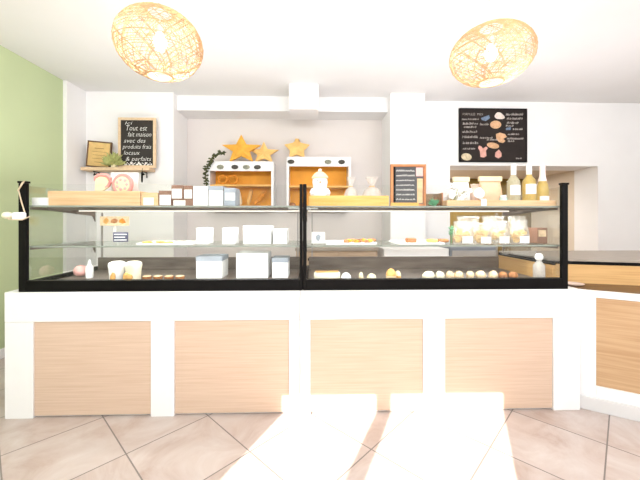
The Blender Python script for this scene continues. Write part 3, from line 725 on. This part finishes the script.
# tinted clear box with a sprig
x0, x1 = sx(417.5, 2.04), sx(442, 2.04)
t = thing('clear_box', 'brownish see-through box between the small chalkboard and the right tray', 'box', ((x0+x1)/2, 2.08, ZT))
MB().box((x0, 2.04, ZT+.0006), (x1, 2.18, sz(193, 2.0)), .004).build('body', BASKET, t)
MB().box((x1+.001, 2.04, ZT+.0006), (x1+.007, 2.18, sz(192, 2.0))).build('end_board', REDWOOD, t)
c = at(435, 207, 1.97)
t = thing('sprig', 'small green sprig at the shelf edge in front of the see-through box', 'plant', (c.x, 1.975, ZT))
m = MB(); rn = random.Random(2)
for i in range(26):
    d = Vector((rn.uniform(-1, 1), rn.uniform(-.1, .3), rn.uniform(.25, 1))).normalized(); l = rn.uniform(.02, .05); b0 = Vector((c.x, 1.99, ZT+.006))
    m.tube([b0, b0+d*l*.6, b0+d*l], [.002, .009, .001], 4)
m.build('leaves', LEAFG, t)
MB().lathe([(0, 0), (.012, 0), (.014, .008), (0, .008)], (c.x, 1.99, ZT+.0005), 10).build('tie', LEAFG, t)
# right tray
t, zt3 = tray('pale wooden tray with bags and bottles at the right end of the upper shelf', 447, 556.5, 200, 1.972, ZT, .30, PINE)
def bag(px0, px1, pytop, Y, z, label, mt, con, top=None, lab=None, grp=None, d=.08, seed=0, flare=1.1):
    x0, x1 = sx(px0, Y), sx(px1, Y); h = sz(pytop, Y)-z; z += .0006; w = x1-x0
    t = thing('biscuit_bag', label, 'bag of biscuits', ((x0+x1)/2, Y, z), grp)
    MB().pouch(((x0+x1)/2, Y, z), w*.92, h, d, .015, seed, flare).build('film', mt, t, True)
    if con:
        m = MB(); rn = random.Random(seed)
        for i in range(16): m.blob((x0+w*rn.uniform(.22, .78), Y+rn.uniform(-.2, .2)*d, z+.020+rn.random()*h*.45), (.019, .016, .015), i, .12, 1)
        m.build('biscuits', con, t, True)
    if lab: MB().box((x0+w*lab[0], Y-d*.575, z+h*lab[2]), (x0+w*lab[1], Y-d*.555, z+h*lab[3]), .0005).build('label', PAPER, t)
    if top: MB().box((x0+w*.03, Y-.012, z+h*.86), (x0+w*.97, Y+.012, z+h*1.03), .002).build('header', top, t)
    return t
G = 'bags standing in the right wooden tray'
bag(452, 469.5, 177.5, 2.15, zt3, 'white bag with cream header, left in the right wooden tray', PAPER, None, CREAM, None, G, .07, 1)
bag(470.5, 480, 184, 2.20, zt3, 'low tan bag between the two cream-headed bags in the right tray', LABELBEIGE, None, None, None, G, .07, 2)
bag(478, 502, 177, 2.10, zt3, 'wide tan bag with pale patterned header, left of the small jar', mat('tan_kraft', (0.72, 0.50, 0.33, 1), .7, .08, 20), None, CREAM, None, G, .07, 3)
# white flowers
c = at(452, 191, 2.05)
t = thing('bouquet', 'bunch of small white flowers at the left end of the right tray', 'flowers', (c.x, 2.05, zt3))
m = MB(); st = MB(); rn = random.Random(8); base = Vector((c.x+.02, 2.06, zt3+.004))
for i in range(24):
    p = Vector((c.x+rn.uniform(-.05, .10), 2.05+rn.uniform(-.05, .05), zt3+rn.uniform(.03, .125)))
    p.y = max(p.y, 2.02)
    p.x = max(p.x, sx(449.5, 2.05))
    st.tube([base, base.lerp(p, .6)+Vector((0, 0, .01)), p], .0018, 4)
    for k in range(5):
        an = k*1.2566+i; m.blob(p+Vector((.011*math.cos(an), -.002, .011*math.sin(an))), (.0095, .006, .0095), i+k, .1, 1)
st.build('stems', LEAFP, t); m.build('petals', PAPER, t, True)
# ribbon over tray front
xr = sx(482, 1.98)
t = thing('ribbon', 'white ribbon with a bow hanging over the front of the right wooden tray', 'ribbon', (xr, 1.968, ZT))
MB().box((xr-.012, 1.9655, ZT+.002), (xr+.022, 1.9700, sz(200, 1.972)+.004), .001).build('tail', PAPER, t)
MB().box((xr-.016, 1.9655, sz(200, 1.972)+.0045), (xr+.018, 1.990, sz(200, 1.972)+.009), .001).build('fold', PAPER, t)
MB().blob((xr-.014, 1.985, sz(200, 1.972)+.045), (.034, .012, .034), 3, .1).build('bow', PAPER, t, True)

# jar
x = sx(503.5, 2.05)
t = thing('jar', 'small pale teal jar with lid left of the bottles', 'jar', (x, 2.05, zt3))
MB().lathe([(0, 0), (.022, 0), (.024, .006), (.024, .045), (.019, .052), (0, .052)], (x, 2.05, zt3+.0004), 18).build('body', TEAL, t, True)
MB().lathe([(0, 0), (.020, 0), (.020, .012), (0, .013)], (x, 2.05, zt3+.0528), 18).build('lid', PAPER, t, True)
# bottles
def bottle(px, pytop, Y, r, gm, cm, label, lab, style):
    x = sx(px, Y); h = sz(pytop, Y)-zt3-.0006; z = zt3+.0006
    t = thing('bottle', label, 'bottle', (x, Y, z), 'bottles in the right wooden tray')
    if style == 0: prof = [(0, 0), (r*.94, 0), (r, .006), (r, h*.52), (r*.9, h*.60), (r*.5, h*.69), (r*.36, h*.75), (r*.34, h*.93), (0, h*.93)]; capz = .74
    else: prof = [(0, 0), (r*.94, 0), (r, .006), (r, h*.36), (r*.88, h*.48), (r*.6, h*.62), (r*.42, h*.74), (r*.36, h*.93), (0, h*.93)]; capz = .60
    MB().lathe(prof, (x, Y, z), 24).build('glass', gm, t, True)
    rr = [p for p in prof if p[1] >= h*capz-1e-4]
    if style == 0: cp = [(r*.41, h*.74), (r*.41, h*.985), (r*.36, h), (0, h)]
    else: cp = [(r*.68, h*.60), (r*.48, h*.74), (r*.44, h*.90), (r*.46, h*.97), (r*.36, h), (0, h)]
    MB().lathe(cp, (x, Y, z), 20).build('cap', cm, t, True)
    za, zb_ = lab
    m = MB(); n = 12
    for i in range(n):
        a0, a1 = math.radians(-150+120*i/n), math.radians(-150+120*(i+1)/n)
        def q(a, zz, k=1.02): return m.bm.verts.new((x+r*k*math.cos(a), Y+r*k*math.sin(a), z+zz*h))
        m.bm.faces.new((q(a0, za), q(a1, za), q(a1, zb_), q(a0, zb_)))
    m.build('label', PAPER, t)
    return t
tb = bottle(513.5, 163.5, 2.025, .038, BTLGLASS, PAPER, 'clear bottle with white cap, left of the three bottles', (.24, .48), 0)
bottle(529, 163, 2.025, .039, BTLGOLD, PAPER, 'yellow bottle with white cap, middle of the three bottles', (.26, .50), 0)
bottle(542.5, 164.5, 2.025, .035, BTLGOLD, PINKFOIL, 'golden sparkling bottle with pale pink foil neck, right of the three', (.06, .22), 1)

# ------------------------------------------------------------------ lower glass shelf, left case
def signcard(px0, px1, py0, py1, Y, z, mt, label, pr=None, name='price_card', tilt=0):
    x0, x1 = sx(px0, Y), sx(px1, Y); za, zb_ = sz(py1, Y), sz(py0, Y)
    t = thing(name, label, 'card', ((x0+x1)/2, Y, z))
    MB().box((x0, Y, za), (x1, Y+.003, zb_), .0006).build('card', mt, t)
    if za > z+.004: MB().box(((x0+x1)/2-.012, Y+.004, z+.0006), ((x0+x1)/2+.012, Y+.007, (za+zb_)/2), .0005).build('stand', MILKY, t)
    return t, x0, x1, za, zb_
t, x0, x1, za, zb_ = signcard(100, 129, 216.5, 225.5, 2.30, ZM, BUN, 'small picture card with brown pastries, high at the back of the left case', name='picture_card')
for i in range(3): MB().blob((x0+(x1-x0)*(.22+.28*i), 2.297, (za+zb_)/2), (.025, .003, .020), i, .2, 1).build('picture', (GOLD, CORK, CRUST)[i], t, True)
t, x0, x1, za, zb_ = signcard(113, 128, 232, 241.5, 2.10, ZM, NAVY, 'dark navy price card with white writing on the lower shelf')
for i in range(3): MB().box((x0+.008, 2.0985, zb_-.017-i*.018), (x1-.008-.01*(i % 2), 2.0998, zb_-.011-i*.018)).build('writing', PAPER, t)
def platter(px0, px1, Y, z, dep, mt, label, name='tray', cat='tray'):
    x0, x1 = sx(px0, Y), sx(px1, Y); z += .0006
    t = thing(name, label, cat, ((x0+x1)/2, Y+dep/2, z))
    MB().box((x0, Y, z), (x1, Y+dep, z+.006), .002).build('plate', mt, t)
    r = MB()
    r.box((x0, Y, z+.006), (x1, Y+.006, z+.013)).box((x0, Y+dep-.006, z+.006), (x1, Y+dep, z+.013)).box((x0, Y+.006, z+.006), (x0+.006, Y+dep-.006, z+.013)).box((x1-.006, Y+.006, z+.006), (x1, Y+dep-.006, z+.013))
    r.build('rim', mt, t)
    return x0, x1, z+.0063
x0, x1, zp = platter(136, 192, 2.0, ZM, .22, PAPER, 'white tray with flat orange biscuits on the lower shelf of the left case')
nm_ = ('leftmost', 'second from the left', 'third from the left', 'fourth from the left', 'rightmost')
for i in range(5):
    x = x0+.04+i*(x1-x0-.08)/4
    o = MB().lathe([(0, 0), (.028, .0), (.032, .006), (.027, .012), (0, .014)], (x, 2.06+.03*(i % 2), zp), 16).build('biscuit', CRUST if i < 3 else BUN, None, True)
    tag(o, nm_[i]+' flat round biscuit on the white tray of the left case', 'biscuit', 'flat biscuits in the left case')
# white cartons in the left case
G = 'white pastry boxes in the left case'
sbox('pastry_box', 'white pastry box on the lower shelf, just right of the biscuit tray', 'box', 196, 207, 228, 2.05, ZM, .14, PAPER, G)
sbox('pastry_box', 'wide white pastry box on the lower shelf under the blue-grey box', 'box', 222, 234, 228, 2.05, ZM, .14, PAPER, G)
sbox('pastry_box', 'larger white pastry box on the lower shelf, left of the middle post', 'box', 243, 271, 226, 2.08, ZM, .16, PAPER, G)
sbox('pastry_box', 'narrow white pastry box on the lower shelf, nearest the middle post', 'box', 273, 287, 229, 2.08, ZM, .16, PAPER, G)
sbox('pastry_box', 'white pastry box with blue-grey lid on the case floor, leftmost of three', 'box', 196, 222, 256, 2.15, ZD, .16, PAPER, G, lid=BGCARD)
sbox('pastry_box', 'wide plain white pastry box on the case floor, middle of three', 'box', 236, 268, 253, 2.15, ZD, .18, PAPER, G)
sbox('pastry_box', 'small blue-grey-lidded pastry box on the case floor beside the middle post', 'box', 272, 288, 258, 2.15, ZD, .16, PAPER, G, lid=BGCARD)
# two white filled buns
for i, (px, lb) in enumerate(((117, 'left of two white iced cakes on the case floor'), (133.5, 'right of two white iced cakes, with orange filling showing'))):
    Yc = 2.02; x = sx(px, Yc); z = ZD+.0006
    t = thing('iced_cake', lb, 'cake', (x, Yc, z), 'white iced cakes in the left case')
    MB().lathe([(0, 0), (.034, 0), (.040, .01), (.042, .06), (.045, .09), (.049, .108), (.045, .124), (.028, .132), (0, .134)], (x, Yc, z), 22).build('icing', WAX if i else PAPER, t, True)
    MB().blob((x+(.0 if i == 0 else -.012), Yc-.040, z+.04), (.018+.010*i, .012, .030), i, .12).build('filling', GOLD, t, True)
# pink pastry and a small white bottle at far left
p = at(81, 270, 2.25)
o = MB().blob((p.x, 2.25, ZD+.040), (.045, .045, .0392), 2, .05).build('pink_cake', PINKL, None, True)
tag(o, 'small pale pink domed cake at the left end of the case floor', 'cake')
x = sx(89.5, 2.2)
t = thing('cream_bottle', 'small white squeeze bottle beside the pale pink cake', 'bottle', (x, 2.2, ZD))
MB().lathe([(0, 0), (.021, 0), (.023, .01), (.023, .07), (.012, .088), (0, .09)], (x, 2.2, ZD+.0006), 16).build('body', PAPER, t, True)
MB().lathe([(.011, 0), (.009, .018), (.003, .035), (0, .035)], (x, 2.2, ZD+.089), 12).build('nozzle', PAPER, t, True)
# small tarts along the front of the case floor
for i, (px, lb) in enumerate(((147, 'leftmost'), (158, 'second from the left'), (169, 'third from the left'), (180, 'rightmost'))):
    x = sx(px, 2.06)
    t = thing('tartlet', lb+' low tartlet on the case floor right of the white iced cakes', 'tart', (x, 2.06, ZD), 'low tartlets in the left case')
    MB().lathe([(0, 0), (.022, 0), (.029, .032), (.027, .033), (0, .031)], (x, 2.06, ZD+.0006), 16).build('crust', CORK, t, True)
    MB().lathe([(.026, 0), (.018, .005), (0, .007)], (x, 2.06, ZD+.0338), 16).build('filling', BUN, t, True)

# ------------------------------------------------------------------ right case, lower shelf
t, x0, x1, za, zb_ = signcard(311.5, 325, 232, 243.5, 2.05, ZM, PAPER, 'white price card with grey mark at the left of the right case')
MB().blob(((x0+x1)/2, 2.0495, (za+zb_)/2), (.018, .002, .022), 4, .25, 1).build('mark', BGCARD, t)
x0, x1, zp = platter(326, 377, 2.0, ZM, .25, PAPER, 'white tray of brown pastries behind the white price card')
rn = random.Random(4)
for i in range(9):
    px = 346+i*3.4; Yc = 2.05+.05*(i % 3); x = sx(px, Yc)
    o = MB().blob((x, Yc, zp+.0125), (.019, .024, .0122), i, .12).build('pastry', CRUST if i % 2 else CORK, None, True)
    tag(o, 'small brown pastry heaped on the white tray in the right case', 'pastry', 'brown pastries on the white tray')
x0, x1, zp = platter(398, 445, 2.0, ZM, .24, PAPER, 'white tray with three brown cakes beside the biscuit bags')
x = sx(411, 2.08)
o = MB().box((x-.032, 2.05, zp), (x+.030, 2.11, zp+.030), .008).build('brownie', CORK, None, True)
tag(o, 'square brown cake at the left of the white tray with three cakes', 'cake')
for px, lb, mt in ((433.5, 'brown cake ring left of the two, on the tray beside the biscuit bags', GOLD), (444.5, 'darker cake ring right of the two, nearest the biscuit bags', CORK)):
    x = sx(px-1.5, 2.10); r = .026
    o = MB().tube([(x+r*math.cos(i*.3491), 2.10+r*math.sin(i*.3491), zp+.012) for i in range(18)], .0118, 8, True).build('cake_ring', mt, None, True)
    tag(o, lb, 'cake', 'cake rings in the right case')
G = 'clear bags of golden biscuits in the right case'
rb = ((453, 473, 219.5, 'leftmost front bag of golden biscuits on the lower shelf'), (471, 491, 221, 'second front bag of golden biscuits from the left'), (489.5, 508.5, 220, 'third front bag of golden biscuits from the left'), (509.5, 528, 219, 'rightmost front bag of golden biscuits, beside the brown box'))
for i, (a_, b_, pt, lb) in enumerate(rb):
    bag(a_, b_, pt+2, 2.03, ZM, lb, CELLO, BISC, None, (.30, .80, .06, .36), G, .085, i+20, 1.04)
for i, (a_, b_, lb) in enumerate(((456, 480, 'left bag of the row behind the front biscuit bags'), (481, 506, 'middle bag of the row behind the front biscuit bags'), (507, 526, 'right bag of the row behind the front biscuit bags'))):
    bag(a_, b_, 216, 2.18, ZM, lb, CELLO, BISCL, None, None, G, .09, i+40, 1.05)
x = sx(451.5, 2.12)
t = thing('herb_sprig', 'thin green sprig left of the biscuit bags', 'plant', (x, 2.12, ZM))
MB().tube([(x, 2.12, ZM+.0006), (x-.003, 2.12, ZM+.06), (x+.002, 2.12, ZM+.11)], .003, 5).build('stem', LEAFG, t)
m = MB()
for i in range(12): an = i*2.4; q = Vector((x, 2.12, ZM+.05+i*.005)); d = Vector((math.cos(an), math.sin(an)*.5, .5)); m.tube([q, q+d*.012, q+d*.024], [.001, .006, .001], 4)
m.build('leaves', LEAFG, t)
sbox('gift_box', 'brown box with pale label on the lower shelf at the right end', 'box', 537, 547.5, 228, 2.06, ZM, .12, CHOC, None, lab=(.15, .85, .45, .85), labm=BUN)
# ------------------------------------------------------------------ right case, floor
x0, x1 = sx(314, 2.05), sx(340, 2.05)
t = thing('rolled_cake', 'long cream and yellow rolled cake on white paper, right case floor', 'cake', ((x0+x1)/2, 2.05, ZD))
MB().box((x0-.012, 2.0, ZD+.0006), (x1+.012, 2.12, ZD+.005)).build('paper', PAPER, t)
m = MB(); n = 10
M = Matrix.Translation((x0, 2.06, ZD+.0315)) @ Matrix.Rotation(math.pi/2, 4, 'Y')
m.lathe([(0, 0), (.02, .0), (.025, .006), (.0255, .5*(x1-x0)), (.025, x1-x0-.006), (.02, x1-x0), (0, x1-x0)], (0, 0, 0), 18, M)
m.build('roll', WAX, t, True)
MB().box((x0+.01, 2.043, ZD+.056), (x1-.01, 2.077, ZD+.061), .0015).build('yellow_icing', GOLD, t)
def cupcake(px, Y, r, label, bm_, tm, grp='pastries along the floor of the right case', name='cream_pastry', h=.045):
    x = sx(px, Y); z = ZD+.0006
    t = thing(name, label, 'pastry', (x, Y, z), grp)
    MB().lathe([(0, 0), (r*.85, 0), (r, h*.6), (r*.95, h*.62), (0, h*.62)], (x, Y, z), 18).build('base', bm_, t, True)
    MB().lathe([(r*.96, h*.63), (r*.9, h*.9), (r*.6, h*1.2), (r*.2, h*1.35), (0, h*1.36)], (x, Y, z), 18).build('top', tm, t, True)
cupcake(346, 2.0, .033, 'pale grey cup pastry beside the long rolled cake', MILKY, PAPER)
cupcake(361, 2.02, .016, 'tiny cream pastry right of the pale cup pastry', BUN, CREAM)
cupcake(371.5, 2.02, .030, 'flat cream pastry left of the orange-tipped one', BUN, CREAM, h=.037)
cupcake(391, 2.02, .033, 'tall bun with orange glaze, tallest on the right case floor', BUN, GOLD, h=.06)
cupcake(398, 2.07, .020, 'small orange pastry touching the tall glazed bun', GOLD, CREAM)
lbs = ('first white-dusted bun right of the tall glazed bun', 'second white-dusted bun right of the tall glazed bun', 'first tan bun in the row before the dark rear wall', 'second tan bun in the row before the dark rear wall', 'third tan bun in the row before the dark rear wall', 'fourth tan bun in the row before the dark rear wall', 'last tan bun at the right of the case floor')
for i, px in enumerate((428.5, 440, 450, 459, 470, 480.5, 493)):
    x = sx(px, 2.03); r = (.042, .028, .028, .030, .024, .034, .030)[i]
    o = MB().blob((x, 2.03, ZD+.0335), (r, .03, .0305), i, .05).build('bun', WAX if i < 2 else BUN, None, True)
    tag(o, lbs[i], 'bun', 'buns along the floor of the right case')
for i, px in enumerate((503, 513)):
    x = sx(px, 2.04)
    o = MB().blob((x, 2.04, ZD+.030), (.03, .028, .027), i+9, .06).build('roll', CORK, None, True)
    tag(o, ('left', 'right')[i]+' of two dark rolls at the far right of the case floor', 'roll', 'dark rolls in the right case')
# soap bottle at the right end
x = sx(539, 2.0); z = ZD+.0006
t = thing('plastic_bottle', 'milky plastic bottle with round white top inside the right end of the case', 'bottle', (x, 2.0, z))
MB().lathe([(0, 0), (.030, 0), (.033, .01), (.033, .100), (.018, .122), (.012, .130), (0, .130)], (x, 2.0, z), 20).build('body', MILKY, t, True)
MB().lathe([(.0, 0), (.012, 0), (.022, .012), (.024, .026), (.016, .042), (0, .046)], (x, 2.0, z+.1303), 16).build('top', PAPER, t, True)

# ------------------------------------------------------------------ tie on the left post
gx = sx(18.5, D)
t = thing('post_charm', 'beige string with a white tag and cream bulb tied round the left black post', 'charm', (gx+.03, D-.02, sz(216, D)))
yf = D-.014
MB().tube([(gx+.008, yf, sz(192, D)), (gx+.035, yf, sz(183.5, D)), (gx+.046, yf, sz(182, D)), (gx+.03, yf, sz(186, D)), (gx+.012, yf, sz(191, D)), (gx+.030, yf, sz(203, D)), (gx+.048, yf, sz(213, D))], .0035, 6).build('string', STRING, t, True)
MB().box((gx-.010, yf-.022, sz(219.5, D)), (gx+.058, yf+.004, sz(212.5, D)), .009).build('tag', PAPER, t, True)
MB().blob((gx-.040, yf-.010, sz(215.5, D)), (.031, .02, .021), 1, .03).build('bulb', WAX, t, True)
MB().tube([(gx-.068, yf-.008, sz(216, D)), (gx-.02, yf-.02, sz(219.5, D)), (gx+.05, yf-.02, sz(220, D)), (gx+.085, yf-.01, sz(216.5, D))], .003, 5).build('cord', STRING, t, True)

# ------------------------------------------------------------------ behind the cases
x0, x1 = sx(296, 3.3), sx(378, 3.3); zc = sz(248, 3.3)
t = thing('back_cabinet', 'tan wooden cabinet seen through the right case, left half', 'cabinet', ((x0+x1)/2, 3.5, 0))
MB().box((x0, 3.32, 0), (x1, 3.64, zc-.03), .003).build('body', TAN, t)
MB().box((x0-.01, 3.30, zc-.0295), (x1+.01, 3.645, zc), .003).build('top', GREYTOP, t)
for i in range(2):
    a_ = x0+.02+i*(x1-x0)/2; b_ = a_+(x1-x0)/2-.04
    d = MB().box((a_, 3.303, .08), (b_, 3.3195, zc-.22), .003).build('door', TAN, t)
    MB().box((b_-.05, 3.292, zc-.30), (b_-.035, 3.3025, zc-.25), .003).build('handle', BLACK, d)
    d = MB().box((a_, 3.303, zc-.20), (b_, 3.3195, zc-.045), .003).build('drawer', TAN, t)
    MB().box((a_+.1, 3.29, zc-.13), (b_-.1, 3.3025, zc-.105), .003).build('handle', BLACK, d)
x0, x1 = sx(384, 3.3), sx(449, 3.3); zc = sz(249, 3.3)
t = thing('low_cabinet', 'low white cabinet seen through the right case, middle', 'cabinet', ((x0+x1)/2, 3.45, 0))
MB().box((x0, 3.30, .02), (x1, 3.62, zc), .006).build('body', WALL, t)
MB().box((x0+.004, 3.285, .06), (x1-.004, 3.2995, zc-.07), .004).build('door', WHITE, t)
MB().box((x1-.06, 3.27, zc-.32), (x1-.04, 3.2845, zc-.12), .003).build('handle', GREY, t)
MB().box((x0+.02, 3.31, 0), (x1-.02, 3.6, .0195)).build('foot', BLACK, t)
x0, x1 = sx(450, 3.3), sx(498, 3.3); zc = sz(247, 3.3)
t = thing('oven', 'blue-grey steel kitchen unit seen through the case beside the wooden counter', 'oven', ((x0+x1)/2, 3.5, 0))
MB().box((x0, 3.3, .05), (x1, 3.84, zc), .006).build('body', BLUEGREY, t)
MB().box((x0+.03, 3.28, .20), (x1-.03, 3.2995, zc-.18), .004).build('door', DARK, t)
MB().tube([(x0+.06, 3.2795, zc-.21), (x0+.06, 3.25, zc-.21), (x1-.06, 3.25, zc-.21), (x1-.06, 3.2795, zc-.21)], .008, 8).build('handle', GREY, t)
MB().box((x0+.02, 3.285, zc-.14), (x1-.02, 3.2995, zc-.04), .003).build('control_panel', GREY, t)
for a_ in (x0+.03, x1-.07):
    for y in (3.33, 3.77): MB().box((a_, y, 0), (a_+.04, y+.04, .0495)).build('foot', BLACK, t)

# ------------------------------------------------------------------ light
w = bpy.data.worlds.new('sky'); bpy.context.scene.world = w; w.use_nodes = True
nt = w.node_tree; bg = nt.nodes['Background']; bg.inputs[0].default_value = (.95, .97, 1, 1); bg.inputs[1].default_value = 0.8
def lamp(name, kind, loc, rot, energy, col=(1, 1, 1), **kw):
    l = bpy.data.lights.new(name, kind); l.energy = energy; l.color = col
    for k, v in kw.items(): setattr(l, k, v)
    o = bpy.data.objects.new(name, l); COL.objects.link(o); o.location = loc; o.rotation_euler = rot
    return o
tz = (LINT-sz(388.5, D))/(D-YF)
dv = Vector((.482, 1, -tz))
s_ = lamp('sun', 'SUN', (-2, -5, 4), dv.to_track_quat('-Z', 'Y').to_euler(), 15, (1, .95, .88), angle=math.radians(.3))
lamp('front_fill', 'AREA', (.6, -1.1, 2.28), (math.radians(96), 0, 0), 136, (.93, .965, 1), shape='RECTANGLE', size=6.4, size_y=.55)  # added fill standing in for window light; the front wall has no window
lamp('rear_down_fill', 'AREA', (.6, 3.0, 2.57), (0, 0, 0), 5, (1, .97, .94), shape='RECTANGLE', size=5.0, size_y=.5)  # weak downward fill added over the back of the room, no fixture there

lamp('ceiling_fill', 'AREA', (.6, .5, 1.85), (math.radians(180), 0, 0), 42, (.94, .945, 1), shape='RECTANGLE', size=5.5, size_y=1.0)  # unseen floating fill aimed up, added to brighten the ceiling
lamp('rear_up_fill', 'AREA', (.5, 2.75, 1.5), (math.radians(180), 0, 0), 27, (.95, .95, 1), shape='RECTANGLE', size=5.4, size_y=.6)  # second unseen fill, added behind the cases to lift the back ceiling
lamp('passage_fill', 'AREA', (2.2, 4.65, 1.78), (0, 0, 0), 28, (1, .97, .94), shape='RECTANGLE', size=1.4, size_y=.4)  # fill added to brighten the passage, which has no lamp of its own
for i in (0, 1):
    xm = (sx(18.5, D)+sx(302, D))/2 if i == 0 else (sx(303, D)+sx(568, D))/2
    lamp('case_light', 'AREA', (xm, YS0+.11, ZT-.036), (math.radians(20), 0, 0), 5, (1, .98, .94), shape='RECTANGLE', size=1.4, size_y=.03)
    lamp('case_light', 'AREA', (xm, YS0+.02, ZM-.015), (math.radians(20), 0, 0), 2.5, (1, .98, .94), shape='RECTANGLE', size=1.4, size_y=.02)
# ------------------------------------------------------------------ camera
cam = bpy.data.cameras.new('camera'); co = bpy.data.objects.new('camera', cam); COL.objects.link(co)
co.location = (0, 0, H); co.rotation_euler = (math.pi/2, 0, -YAW)
cam.sensor_width = 36; cam.lens = 36*F/640; cam.shift_y = -20/640; cam.clip_start = .05
sc = bpy.context.scene; sc.camera = co
sc.view_settings.view_transform = 'Standard'; sc.view_settings.look = 'None'; sc.view_settings.exposure = 0.0
sc.cycles.transparent_max_bounces = 24
